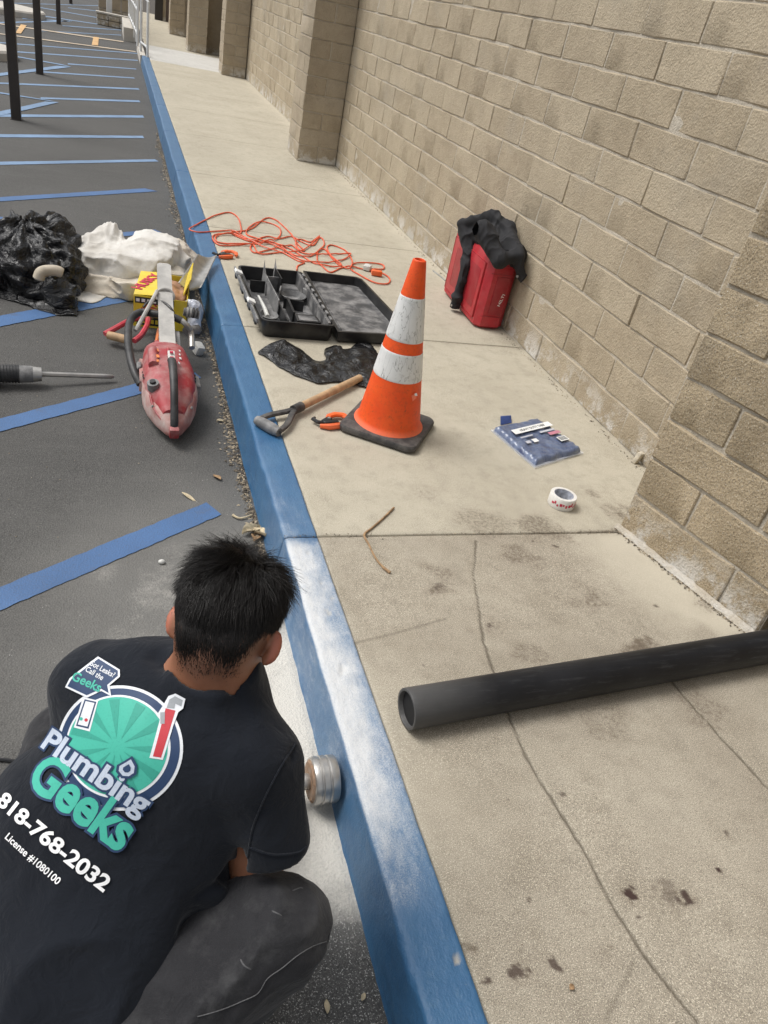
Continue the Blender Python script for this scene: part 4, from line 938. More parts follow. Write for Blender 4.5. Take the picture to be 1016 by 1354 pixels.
# ---- packaged blue tarp
def m_tarp():
    m, nt, b = newmat('blue_tarp_in_film'); v = coords(nt, 'World')
    st = N(nt, 'ShaderNodeMapping', {'Vector': v, 'Rotation': (0, 0, .3), 'Scale': (3, 1, 1)}).outputs[0]
    c = mixc(nt, ramp(nt, noise(nt, st, 9, 5, .6), .35, .65), (.050, .075, .16), (.13, .17, .27))
    c = mixc(nt, math_(nt, 'MULTIPLY', ramp(nt, noise(nt, st, 60, 5, .7), .52, .7), .6), c, (.25, .29, .36))
    nt.links.new(c, b.inputs['Base Color']); b.inputs['Roughness'].default_value = .35
    b.inputs['Coat Weight'].default_value = .6; b.inputs['Coat Roughness'].default_value = .12
    nt.links.new(bump(nt, noise(nt, st, 34, 5, .6, .8), .5, .006), b.inputs['Normal']); return m
M_TARP = m_tarp()
M_CLEAR, _n, _b = newmat('clear_film'); _b.inputs['Base Color'].default_value = (.85, .87, .9, 1); _b.inputs['Roughness'].default_value = .15; _b.inputs['Alpha'].default_value = .30
M_BLUE = pmat('blue_film', (.03, .06, .20), .4, .2, 20)
M_BLACKINK = pmat('black_print', (.02, .02, .02), .6, .1, bst=0); M_REDINK = pmat('red_print', (.50, .02, .06), .6, .1, bst=0); M_GREYINK = pmat('grey_print', (.45, .46, .50), .6, .1, bst=0)
ta = empty('tarp_package', (1.84, 2.70, 0), 'folded blue tarp in clear packaging with white label on the pavement', 'tarp')
A0, B0, C0, D0 = V3((1.655, 2.785, 0)), V3((1.940, 2.905, 0)), V3((2.028, 2.600, 0)), V3((1.720, 2.475, 0))
def bil(u, v): return A0.lerp(B0, u).lerp(D0.lerp(C0, u), v)
nu, nv = 60, 60; V = []
for i in range(nu):
    for j in range(nv):
        u, v = i / (nu - 1), j / (nv - 1); p = bil(u, v)
        e0 = min(u, 1 - u, v, 1 - v); V.append((p.x, p.y, .004 + .027 * min(1, e0 / .05) ** .4))
V = np.array(V, np.float32); V[:, 2] += (.004 * vnoise(V * [1, 1, 0], 17, 3) + .003 * creases(V * [1, 1, 0], 22, 4, 4)) * (V[:, 2] > .02); V[:, :2] += .006 * np.stack([vnoise(V, 20, 5), vnoise(V, 20, 6)], -1)
o = link('folded_tarp', np_mesh('folded_tarp', V, grid_faces(nu, nv)[:, ::-1]), M_TARP, None, True); world_child(o, ta)
MB().prism([(bil(*q).x, bil(*q).y) for q in ((-.03, -.02), (1.02, -.03), (1.03, 1.02), (-.02, 1.04))], .002, .009).build('film_edge', M_CLEAR, ta)
Mt = fr(bil(.5, .5), B0 - A0)
def lab(u0, v0, u1, v1, z): return [(bil(u, v).x, bil(u, v).y) for u, v in ((u0, v0), (u1, v0), (u1, v1), (u0, v1))]
dirx = (bil(.9, .3) - bil(.1, .3))
def place_lab(nm, u0, v0, u1, v1, z, mat): MB().prism(lab(u0, v0, u1, v1, z), z, z + .001).build(nm, mat, ta)
place_lab('label', .14, .24, .98, .36, 0.0410, M_WHITE)
flat_text('lettering', 'HEAVY DUTY TARP', .02, fr(bil(.56, .30) + V3((0, 0, 0.0425)), dirx), M_BLACKINK, ta, width=.175, height=.018)
place_lab('small_print', .60, .42, .92, .46, 0.0390, M_GREYINK); place_lab('small_print', .16, .44, .42, .47, 0.0390, M_GREYINK); place_lab('small_print', .16, .56, .25, .62, 0.0390, M_GREYINK); place_lab('small_print', .30, .55, .40, .63, 0.0390, M_WHITE)
place_lab('red_mark', .72, .49, .96, .56, .039, pmat('pink_print', (.5, .2, .26), .6)); place_lab('barcode', .76, .64, .94, .76, 0.0390, M_WHITE)
for k in range(6): place_lab('barcode_line', .78 + k * .025, .655, .788 + k * .025, .745, 0.0405, M_BLACKINK)
MB().loft([[V3((1.7281, 2.8588, 0.0010)), V3((1.8014, 2.8866, 0.0010)), V3((1.8067, 2.9201, 0.0200)), V3((1.7439, 2.9073, 0.0200))], [V3((1.7224, 2.8474, 0.0030)), V3((1.7954, 2.8750, 0.0030)), V3((1.8006, 2.9082, 0.0220)), V3((1.7380, 2.8956, 0.0220))]]).build('hang_tab', M_BLUE, ta)

# ---- roll of tape
tr = empty('tape_roll', (1.702, 2.190, 0), 'roll of white tape with red printing lying flat on the pavement', 'tape roll')
def circ(r, z, n=48, c=(0, 0)): return [(c[0] + r * math.cos(t * 2 * math.pi / n), c[1] + r * math.sin(t * 2 * math.pi / n), z) for t in range(n)]
MB().loft([circ(.0385, .002), circ(.053, .001), circ(.054, .003), circ(.054, .048), circ(.0525, .050), circ(.0405, .050)], False).build('tape', pmat('white_tape', (.72, .70, .66), .4, .1, 60, bst=.1, dust=.15), tr, True, True)
MB().loft([circ(.0405, .0495), circ(.0385, .0495), circ(.0380, .002), circ(.0405, .002)], False).build('core', pmat('tape_core', (.40, .42, .48), .7, .4, 60), tr, True, True)
for k in range(14):
    a0 = -2.9 + k * .22; h0 = .020 + .004 * math.sin(k * 2.1); hh = (.012, .016, .010)[k % 3] if 5 < k < 10 else (.008, .012)[k % 2]; wv = .12 if k % 3 else .18
    s_ = MB(); n_ = 4
    s_.loft([[(.0545 * math.cos(a0 + wv * i / n_), .0545 * math.sin(a0 + wv * i / n_), z) for i in range(n_ + 1)] + [(.0552 * math.cos(a0 + wv * i / n_), .0552 * math.sin(a0 + wv * i / n_), z) for i in range(n_, -1, -1)] for z in (h0, h0 + hh)]); s_.build('red_printing', M_REDINK, tr, False, True)

# ---- black pipe
def m_pipe():
    m, nt, b = newmat('black_abs_pipe'); v = coords(nt, 'World')
    st = N(nt, 'ShaderNodeMapping', {'Vector': v, 'Rotation': (0, 0, -.085), 'Scale': (.12, 1, 1)}).outputs[0]
    c = mixc(nt, ramp(nt, noise(nt, v, 5, 5, .6), .35, .7), (.006, .0065, .008), (.014, .015, .018))
    c = mixc(nt, math_(nt, 'MULTIPLY', ramp(nt, noise(nt, st, 90, 5, .75), .54, .74), .45), c, (.07, .072, .075))
    x = N(nt, 'ShaderNodeSeparateXYZ', {0: v}).outputs['X']
    en = math_(nt, 'SUBTRACT', 1.0, ramp(nt, math_(nt, 'ADD', x, math_(nt, 'MULTIPLY', noise(nt, v, 20, 4, .7), .10)), .78, 1.0))
    c = mixc(nt, math_(nt, 'MULTIPLY', en, .6), c, (.115, .113, .11))
    nt.links.new(c, b.inputs['Base Color']); b.inputs['Roughness'].default_value = .45; b.inputs['Specular IOR Level'].default_value = .3
    nt.links.new(bump(nt, noise(nt, st, 120, 4, .7), .35, .002), b.inputs['Normal']); return m
M_PIPE = m_pipe()
pa = V3((.702, 1.190, .0545)); pb = V3((2.42, 1.338, .0545)); d_ = (pb - pa).normalized(); X2 = d_.cross(V3((0, 0, 1))).normalized(); Y2 = X2.cross(d_)
def prg(p, r, n=48): return [p + (X2 * math.cos(t * 2 * math.pi / n) + Y2 * math.sin(t * 2 * math.pi / n)) * r for t in range(n)]
pipe = MB().loft([prg(pa + d_ * .30, .0451), prg(pa + d_ * .002, .045), prg(pa, .0465), prg(pa, .0525), prg(pa + d_ * .002, .0535)] + [prg(pa.lerp(pb, t), .0535) for t in np.linspace(.01, .99, 12)] + [prg(pb, .0525), prg(pb, .0465), prg(pb - d_ * .3, .045)], False).build('pipe', M_PIPE, None, True)
o = MB().loft([prg(pa + d_ * .012, .0449), prg(pa + d_ * .5, .0449), prg(pa + d_ * .501, .02)], True).build('bore', pmat('dark_pipe_bore', (.008, .008, .009), .8, .2, 20), None, True); o.data.flip_normals(); world_child(o, pipe)
tag(pipe, 'black plastic pipe lying across the pavement with its open end towards the kerb', 'pipe')

# ---- cut-off saw
M_SAWRED = pmat('dusty_red_saw_plastic', (.33, .028, .035), .5, .2, 9, 120, .3, .0015, dust=.62, dustcol=(.50, .40, .37), dsc=7)
M_SAWPALE = pmat('dust_caked_saw_plastic', (.40, .17, .15), .75, .25, 12, 90, .5, .002, dust=.75, dustcol=(.56, .52, .48), dsc=9)
M_BLKGRIP = pmat('black_handle_rubber', (.02, .02, .021), .5, .2, 12, 150, .3, .001, dust=.15, dustcol=(.28, .27, .26), dsc=12)
M_BAR = pmat('dusty_grey_bar', (.36, .35, .33), .6, .2, 12, 100, .4, .002, dust=.7, dustcol=(.56, .54, .50), dsc=11)
sw = empty('concrete_saw', (.237, 3.1, -.15), 'dusty red hand-held concrete saw with grey bar and black handles on the asphalt', 'saw')
def se(cx, y, zc, rx, rz, p=2.6, n=28, drop=0):
    out = []
    for k in range(n):
        t = k * 2 * math.pi / n; c, s = math.cos(t), math.sin(t)
        out.append((cx + rx * math.copysign(abs(c) ** (2 / p), c), y, zc + (rz if s > 0 else rz + drop) * math.copysign(abs(s) ** (2 / p), s)))
    return out
b_ = MB(); b_.loft([se(.240, 2.90, -.058, .045, .045, 3), se(.238, 2.98, -.042, .084, .076, 3), se(.236, 3.07, -.028, .106, .098, 2.8), se(.234, 3.18, -.02, .112, .106, 2.8), se(.231, 3.30, -.02, .104, .104, 2.8), se(.230, 3.40, -.024, .096, .094, 3), se(.230, 3.455, -.03, .080, .078, 3)]); b_.build('housing', M_SAWRED, sw, True)
b_ = MB(); b_.loft([se(.2395, 2.835, -.09, .012, .012, 2.2), se(.240, 2.87, -.082, .040, .040, 3), se(.2395, 2.94, -.068, .078, .060, 3.4), se(.2385, 3.02, -.058, .104, .080, 3.4), se(.238, 3.09, -.055, .116, .090, 3.2), se(.237, 3.22, -.055, .117, .090, 3.2), se(.235, 3.36, -.06, .104, .086, 3.2), se(.235, 3.44, -.06, .085, .072, 3.2)]); b_.build('lower_housing', M_SAWPALE, sw, True)
MB().tube(catmull([(.175, 3.36, .045), (.170, 3.26, .078), (.168, 3.14, .070)], 5), .022, 10).build('shoulder_ridge', M_SAWRED, sw, True)
MB().cyl((.165, 3.02, .02), (.160, 3.012, .052), .026, .024, 20).build('filler_cap', M_GREYPL, sw, True)
MB().cyl((.160, 3.012, .050), (.158, 3.010, .060), .013, .012, 12).build('filler_plug', M_BLKPL, sw, True)
MB().tube(catmull([(.240, 3.17, .082), (.240, 3.11, .110), (.241, 3.02, .098), (.241, 2.93, .045), (.240, 2.865, -.03), (.240, 2.845, -.075)], 6), [.013, .014, .016, .017, .017, .017, .018, .018, .018, .018, .018, .017, .017, .017, .017, .017, .016, .016, .016, .016, .016, .016, .016, .016, .016, .016, .016, .016, .016, .016, .014], 12, flat=.9).build('rear_handle', M_BLKGRIP, sw, True)
MB().box((.240, 3.135, .112), (.030, .085, .014), (.25, 0, 0), .004, 2).build('handle_plate', M_PALEPL, sw, True)
for y_ in (3.115, 3.150): MB().box((.240, y_, .122 + (y_ - 3.115) * .26), (.014, .010, .006), (.25, 0, 0)).build('red_switch_mark', M_REDINK, sw)
for s_ in (-1, 1):
    for k in range(5): MB().box((.236 + s_ * (.100 + .004 * math.sin(k)), 3.12 + .028 * k, -.005), (.012, .012, .055), (0, .15 * s_, 0), .002).build('vent_slot', M_BLKPL, sw)
    for (y_, z_) in ((2.95, -.03), (3.06, .015), (3.34, .03)): MB().cyl((.237 + s_ * .074, y_, z_), (.237 + s_ * .082, y_, z_ + .006), .0065, n=8).build('screw', M_STEEL, sw)
MB().tube(catmull([(.236, 3.385, .038), (.236, 3.30, .078), (.236, 3.20, .086)], 5), .010, 8).build('spine_ridge', M_SAWRED, sw, True)
MB().tube(catmull([(.300, 3.37, .02), (.315, 3.24, .035), (.318, 3.10, .02), (.296, 2.98, -.02)], 5), .007, 8).build('side_crease', M_SAWPALE, sw, True)
MB().tube(catmull([(.150, 3.00, .0), (.162, 2.95, -.03), (.19, 2.90, -.055), (.225, 2.86, -.075)], 5), .006, 8).build('side_crease', M_SAWRED, sw, True)
MB().cyl((.128, 3.20, -.03), (.112, 3.20, -.03), .055, .048, 24).build('starter_cover', M_SAWPALE, sw, True)
MB().box((.345, 3.20, -.06), (.05, .12, .09), (0, .1, 0), .015, 2).build('exhaust_cover', M_GREYPL, sw, True)
MB().box((.205, 3.455, .03), (.04, .03, .04), (0, 0, .3), .008, 2).build('bar_clamp', M_SAWRED, sw, True); MB().box((.268, 3.455, .03), (.04, .04, .035), (0, 0, -.3), .008, 2).build('bar_clamp', M_SAWPALE, sw, True)
for s_ in (-1, 1): MB().cyl((.236 + s_ * .024, 3.48, .048), (.236 + s_ * .024, 3.48, .060), .009, n=6).build('bar_nut', M_STEEL, sw)
MB().box((.240, 2.838, -.085), (.04, .028, .05), (.3, 0, 0), .008, 2).build('tail_cap', M_SAWRED, sw, True)
fh = catmull([(0.3191, 3.6644, 0.0750), (0.2769, 3.6787, 0.0850), (0.1969, 3.7001, 0.0850), (0.1312, 3.7179, 0.0800), (0.0845, 3.6365, 0.0700), (0.0699, 3.4699, 0.0550), (0.0755, 3.3181, 0.0300), (0.0925, 3.2129, 0.0000), (0.1165, 3.1583, -0.0300)], 5)
MB().tube(fh, [.0175] * len(fh), 12).build('front_handle', M_BLKGRIP, sw, True)
b0, b1 = V3((0.2403, 3.3746, 0.0350)), V3((0.2598, 4.1500, 0.1773))
MB().loft([[b0 + V3((-.036, 0, -.015)), b0 + V3((.036, 0, -.015)), b0 + V3((.036, 0, .015)), b0 + V3((-.036, 0, .015))], [b1 + V3((-.036, -.01, -.012)), b1 + V3((.034, -.01, -.012)), b1 + V3((.034, -.01, .012)), b1 + V3((-.036, -.01, .012))], [b1 + V3((-.022, .02, -.010)), b1 + V3((.020, .02, -.010)), b1 + V3((.020, .02, .010)), b1 + V3((-.022, .02, .010))]]).build('guide_bar', M_BAR, sw, True)
bb = (b1 - b0)
MB().box(b0 + bb * .14 + V3((.048, 0, -.02)), (.028, .16, .03), (math.atan2(bb.z, bb.y), 0, 0), .004).build('bar_rail', M_GREYPL, sw, True)
wr = [b0 + bb * (.62 + .03 * math.sin(t)) + V3((.042 * math.cos(t), 0, .024 * math.sin(t))) for t in np.linspace(0, 2 * math.pi, 20)]
MB().tube(wr, .007, 7).build('hose_tie', M_BAR, sw, True)
MB().tube(catmull([b0 + bb * .62 + V3((-.04, 0, .02)), b0 + bb * .5 + V3((-.06, 0, .03)), b0 + bb * .38 + V3((-.10, 0, 0)), b0 + bb * .26 + V3((-.14, 0, -.03))], 5), .010, 8).build('hose', M_BAR, sw, True)
cq = V3((0.3352, 3.7486, 0.0900)); MB().cyl(cq, cq + V3((.075, -.005, -.01)), .020, n=16).build('hose_coupling', M_GREYPL, sw, True)
for k in range(4): MB().cyl(cq + V3((.012 + .016 * k, 0, -.002)), cq + V3((.020 + .016 * k, 0, -.003)), .026, n=16).build('coupling_ring', M_RUBBER if k > 1 else M_STEEL, sw, True)
MB().tube(catmull([(0.3121, 3.6697, 0.0800), (0.3437, 3.6491, 0.0600), (0.3678, 3.6564, 0.0200), (0.3662, 3.5652, -0.0200)], 4), .014, 8).build('handle_bracket', M_STEEL, sw, True)
MB().cyl((0.3436, 3.6708, 0.0200), (0.4081, 3.7370, 0.0100), .022, n=14).build('side_boss', M_GREYPL, sw, True)
MB().box((0.1091, 3.2461, 0.0000), (.022, .06, .05), (0, .2, 0), .006).build('lever', M_GREYPL, sw, True)
MB().box((0.1343, 3.3222, -0.0300), (.05, .06, .07), (0, .3, .2), .012, 2).build('side_guard', M_SAWPALE, sw, True)
MB().tube(catmull([(0.1990, 3.5281, -0.0200), (0.2095, 3.6183, 0.0000), (0.2211, 3.7147, 0.0000)], 4), .011, 8).build('orange_lever', pmat('orange_lever', (.70, .20, .05), .5), sw, True)
MB().tube(catmull([(0.1465, 3.7652, 0.0900), (0.1716, 3.7895, 0.1100), (0.2246, 3.7860, 0.1200), (0.2641, 3.7239, 0.1200), (0.2842, 3.6909, 0.1000)], 4), .006, 7).build('cable', M_BLKPL, sw, True)
for (px, py, mt_, sz) in [((0.1873, 3.2615, 0.0880), 0, 'o', .012), ((0.1870, 3.1884, 0.0920), 0, 'o', .012), ((0.1844, 3.1347, 0.0950), 0, 'o', .009), ((0.2860, 3.2879, 0.0800), 0, 'w', .007), ((0.2822, 3.2351, 0.0850), 0, 'w', .007), ((0.2820, 3.1884, 0.0880), 0, 'w', .009), ((0.2720, 3.1357, 0.0900), 0, 'w', .008)]:
    MB().box((px[0], px[1], px[2]), (sz, sz * 1.7, .004), (.2, .1 if mt_ == 'o' else .5, .2), .001).build('saw_marking', M_WHITE if mt_ == 'w' else pmat('orange_marking', (.8, .25, .08), .6), sw)

# ---- yellow box of bags, shovel and jug behind the saw
M_YELLOW = pmat('yellow_card', (.72, .54, .03), .55, .12, 12, dust=.12)
M_JUG = pmat('pale_blue_plastic', (.62, .65, .74), .4, .08, 12)
bx = empty('bag_box', (.27, 4.3, -.15), 'open yellow cardboard box with red lettering behind the saw bar', 'box', rz=math.radians(-7))
hw, hl, hh_ = .135, .20, .17
for nm, c, s, r in (('side_panel', (-hw, 0, hh_ / 2), (.004, 2 * hl, hh_), None), ('side_panel', (hw, 0, hh_ / 2), (.004, 2 * hl, hh_), None), ('front_panel', (0, -hl, hh_ / 2), (2 * hw, .004, hh_), None), ('back_panel', (0, hl, hh_ / 2), (2 * hw, .004, hh_), None), ('bottom_panel', (0, 0, .004), (2 * hw, 2 * hl, .004), None)):
    MB().box(c, s, r).build(nm, M_YELLOW, bx, False, True)
MB().box((-hw + .055, .0, hh_ + .004), (.115, .39, .004), (0, -.06, 0)).build('top_flap', M_YELLOW, bx, False, True)
MB().box((hw - .005, .04, hh_ + .045), (.004, .30, .10), (0, .35, 0)).build('side_flap', M_YELLOW, bx, False, True)
mbx = Matrix.Translation(bx.location) @ Matrix.Rotation(math.radians(-7), 4, 'Z')
flat_text('lettering', 'HUSKY', .05, mbx @ Matrix.Translation((-hw + .045, .02, hh_ + .0085)) @ Matrix.Rotation(-.06, 4, 'Y') @ Matrix.Rotation(math.radians(72), 4, 'Z'), M_REDINK, bx, .002, width=.28, height=.062)
flat_text('lettering', 'HUSKY', .05, mbx @ Matrix.Translation((-.07, -hl - .0035, .10)) @ Matrix.Rotation(math.radians(90), 4, 'X') @ Matrix.Rotation(math.radians(50), 4, 'Z'), M_REDINK, bx, .002, width=.13, height=.05)
MB().box((-.03, -hl - .003, hh_ - .022), (.2, .003, .032)).build('black_band', M_BLACKINK, bx, False, True)
MB().box((-.06, -hl - .003, .035), (.12, .003, .045)).build('black_band', M_BLACKINK, bx, False, True)
for k in range(7): MB().box((-.115 + k * .028, -hl - .0055, hh_ - .022), (.018, .002, .016)).build('white_lettering', M_WHITE, bx, False, True)
for k in range(5): MB().box((-.105 + k * .022, -hl - .0055, .035), (.014, .002, .022)).build('yellow_lettering', M_YELLOW, bx, False, True)
V, F = surf(lambda P: ellip(P, (.30, 4.30, -.02), np.eye(3), (.10, .17, .05)) + .012 * vnoise(P, 22, 4) + .006 * vnoise(P, 50, 5), (.16, 4.08, -.10), (.43, 4.52, .06), .008)
o = link('brown_gloves', np_mesh('brown_gloves', V, F), pmat('brown_leather', (.30, .16, .09), .7, .4, 12, 90, .4, .002), None, True); tag(o, 'crumpled brown work gloves stuffed in the open yellow box', 'gloves')
M_WRAP = pmat('milky_film', (.55, .58, .66), .22, .12, 14, 40, .8, .008)
V, F = surf(lambda P: ellip(P, (.425, 4.14, -.07), np.eye(3), (.048, .13, .085)) - .016 * creases(P, 8, 51) - .005 * creases(P, 22, 52, 5), (.34, 3.94, -.152), (.52, 4.36, .06), .0065)
tag(link('plastic_wrapper', np_mesh('plastic_wrapper', V, F), M_WRAP, None, False), 'crumpled milky plastic wrapper between the yellow box and the kerb', 'wrapper')
ch = MB().box((0, 0, .03), (.045, .06, .055), (.3, .2, .4), .012, 2).build('concrete_lump', M_PALEPL, None, True); ch.location = (0.4223, 3.7968, -0.1500); tag(ch, 'pale dusty lump of concrete on the asphalt right of the saw', 'debris')

sv = empty('shovel', (.3, 4.3, -.1), 'trenching shovel with red D grip and worn steel blade resting on the kerb', 'shovel')
a_, b__ = V3((-0.0180, 3.8436, -0.1000)), V3((0.0856, 3.7956, -0.1000)); c_ = V3((0.1812, 4.0432, -0.0700))
MB().tube([a_.lerp(b__, t) for t in np.linspace(0, 1, 6)], [.019, .021, .021, .021, .021, .019], 12).build('grip', M_WOOD, sv, True)
M_REDH = pmat('red_handle_plastic', (.50, .03, .05), .4, .15, 12, dust=.2)
MB().tube(catmull([a_ + V3((-.015, .01, 0)), a_.lerp(c_, .15) + V3((0, .02, .01)), a_.lerp(c_, .6) + V3((0, .04, .01)), c_], 5), .014, 8).build('fork', M_REDH, sv, True)
MB().tube(catmull([b__ + V3((.02, -.005, 0)), b__ + V3((.055, .05, .01)), b__.lerp(c_, .6) + V3((.03, .0, .01)), c_], 5), .014, 8).build('fork', M_REDH, sv, True)
e_ = V3((0.4021, 4.3327, 0.0000)); MB().tube([c_ - (e_ - c_) * .06, c_.lerp(e_, .5), e_], [.020, .019, .018], 12).build('shaft', pmat('dark_worn_wood', (.30, .17, .09), .6, .3, 20, 90, .3), sv, True)
Q0, Q1, Q2, Q3 = V3((0.3512, 4.3234, 0.0200)), V3((0.4887, 4.7068, 0.0750)), V3((0.6220, 4.8812, 0.0300)), V3((0.4747, 4.3120, 0.0100))
V = []; nu, nv = 14, 20
for i in range(nu):
    for j in range(nv):
        u, v = i / (nu - 1), j / (nv - 1); p = Q0.lerp(Q3, u).lerp(Q1.lerp(Q2, u), v); cup = -.03 * math.sin(math.pi * u) * (1 - .4 * v) ; V.append((p.x, p.y, p.z + cup + .02))
o = link('blade', np_mesh('blade', V, grid_faces(nu, nv)), M_STEEL, None, True); o.modifiers.new('thickness', 'SOLIDIFY').thickness = .003; world_child(o, sv)

# ---- white drop cloth heap
def m_cloth(name, c1, c2, st=.5):
    m, nt, b = newmat(name); v = coords(nt, 'World')
    c = mixc(nt, ramp(nt, noise(nt, v, 6, 5, .6), .4, .68), c1, c2)
    c = mixc(nt, math_(nt, 'MULTIPLY', ramp(nt, noise(nt, v, 25, 6, .75), .55, .7), .35), c, [x * .6 for x in c2])
    nt.links.new(c, b.inputs['Base Color']); b.inputs['Roughness'].default_value = .9; b.inputs['Sheen Weight'].default_value = .15
    nt.links.new(bump(nt, noise(nt, v, 35, 5, .6, 1.0), st, .006, bump(nt, noise(nt, v, 600, 2), .2, .001)), b.inputs['Normal']); return m
M_DROP = m_cloth('white_drop_cloth', (.64, .62, .58), (.50, .47, .42)); M_CANVAS = m_cloth('stained_canvas', (.56, .51, .43), (.46, .40, .32))
dc = empty('drop_cloth', (.12, 4.85, -.15), 'rumpled white and stained canvas drop cloths heaped beside the black bag', 'drop cloth')
def ridg(P, f, s, sq_=(1, 1, 1)): return 1 - np.abs(vnoise(P * np.array(sq_, np.float32), f, s))
def f_c(P):
    d = ellip(P, (.24, 4.86, -.04), np.eye(3), (.20, .28, .17)); d = smin(d, ellip(P, (.06, 4.80, -.06), np.eye(3), (.16, .24, .13)), .04)
    d = smin(d, ellip(P, (-.09, 4.92, -.07), np.eye(3), (.12, .26, .12)), .03); d = smin(d, ellip(P, (-.02, 5.05, -.02), np.eye(3), (.10, .12, .13)), .03)
    Q = P + .05 * np.stack([vnoise(P, 5, 71), vnoise(P, 5, 72), vnoise(P, 5, 73)], -1)
    th = np.arctan2(Q[:, 1] - 5.35, Q[:, 0] - .10); rr_ = np.hypot(Q[:, 1] - 5.35, Q[:, 0] - .10)
    L1 = np.stack([np.cos(th) * .30, np.sin(th) * .30, (rr_ - P[:, 2]) * .28], -1)
    d = d - .034 * (ridg(L1 * 1.6, 7, 2) ** 2 - .4) - .016 * (ridg(L1 * 1.5, 16, 3) ** 2 - .4) - .030 * (ridg(Q, 6, 4, (.8, 1.1, 1.6)) ** 2 - .4) - .008 * (ridg(Q, 18, 9) ** 2 - .4)
    return smax(d, -.149 - P[:, 2], .01)
V, F = surf(f_c, (-.28, 4.48, -.158), (.52, 5.32, .20), .0075)
o = link('white_cloth', np_mesh('white_cloth', V, F), M_DROP, None, True); world_child(o, dc)
def f_d(P):
    d = rcone(P, (-.16, 4.62, -.125), (.10, 4.52, -.12), .045, .05); d = smin(d, rcone(P, (.10, 4.50, -.10), (.36, 4.66, -.06), .06, .07), .03); d = smin(d, rcone(P, (.36, 4.66, -.05), (.44, 5.0, -.04), .06, .06), .04)
    d = smin(d, ellip(P, (.40, 4.95, -.06), np.eye(3), (.07, .15, .13)), .03)
    Q = P + .03 * np.stack([vnoise(P, 7, 61), vnoise(P, 7, 62), vnoise(P, 7, 63)], -1)
    d = d - .040 * (ridg(Q, 7, 12, (.35, 1, 1.8)) ** 2 - .4) - .016 * (ridg(Q, 20, 13, (.4, 1, 1.4)) ** 2 - .4)
    return smax(d, -.149 - P[:, 2], .01)
V, F = surf(f_d, (-.26, 4.40, -.158), (.54, 5.18, .12), .0075)
o = link('canvas_cloth', np_mesh('canvas_cloth', V, F), M_CANVAS, None, True); world_child(o, dc)
o = film('cloth_corner', [(-0.202, 4.5508, -0.149), (-0.1468, 4.5904, -0.149), (-0.0815, 4.5829, -0.149), (-0.0239, 4.5484, -0.149)], [(-0.1894, 4.4098, -0.149), (-0.1419, 4.3866, -0.149), (-0.0869, 4.3883, -0.149), (-0.0279, 4.5105, -0.149)], .006, 8, 2, M_DROP, (16, 10)); world_child(o, dc)

# ---- black bin bag
def f_b(P):
    d = ellip(P, (-.46, 4.72, -.02), np.eye(3), (.28, .36, .17)); d = smin(d, ellip(P, (-.27, 4.68, -.06), np.eye(3), (.13, .30, .14)), .05); d = smin(d, ellip(P, (-.72, 4.75, -.04), np.eye(3), (.22, .34, .15)), .05)
    d = smin(d, ellip(P, (-.33, 4.95, .02), np.eye(3), (.12, .16, .13)), .04)
    d = smin(d, rcone(P, (-.62, 4.52, -.09), (-.22, 4.28, -.11), .075, .045), .03)
    d = smin(d, rcone(P, (-.30, 4.36, -.09), (-.19, 4.40, -.09), .06, .05), .03)
    th = np.arctan2(P[:, 1] - 4.75, P[:, 0] + .45); rr_ = np.hypot(P[:, 1] - 4.75, P[:, 0] + .45)
    L1 = np.stack([np.cos(th) * .34, np.sin(th) * .34, (rr_ + P[:, 2]) * .30], -1); L2 = np.stack([np.cos(th) * .30, np.sin(th) * .30, (rr_ - P[:, 2] * 1.3) * .42], -1)
    d = d - .028 * creases(L1, 6.5, 31) - .016 * creases(L2, 15, 33) - .012 * creases(P, 6, 36, 5)
    return smax(d, -.149 - P[:, 2], .006)
V, F = surf(f_b, (-1.02, 4.12, -.158), (-.10, 5.32, .22), .0085)
bag = link('bin_bag', np_mesh('bin_bag', V, F), M_FILM, None, False); tag(bag, 'crumpled shiny black bin bag heaped on the asphalt at the left edge', 'bin bag')
fl = film('bag_skirt', [(-0.7832, 4.4068, -0.149), (-0.6175, 4.5348, -0.149), (-0.4632, 4.4929, -0.149), (-0.3453, 4.4408, -0.149), (-0.25, 4.4654, -0.149), (-0.175, 4.4489, -0.149)], [(-0.7786, 4.3739, -0.149), (-0.6003, 4.375, -0.149), (-0.4853, 4.3136, -0.149), (-0.3693, 4.231, -0.149), (-0.2744, 4.177, -0.149), (-0.1706, 4.1785, -0.149)], .030, 9, 14, M_FILM, (90, 36)); world_child(fl, bag)
kn = MB().tube(catmull([(-0.3609, 4.2735, 0.0000), (-0.3487, 4.2803, 0.0350), (-0.3202, 4.2952, 0.0450), (-0.2770, 4.3087, 0.0450), (-0.2444, 4.3125, 0.0350)], 4), [.022] + [.029] * 14 + [.027, .024], 12).build('curved_tool', pmat('beige_grip', (.46, .40, .31), .7, .15, 20, dust=.3), None, True); tag(kn, 'beige curved tool handle poking out of the black bin bag', 'tool handle')

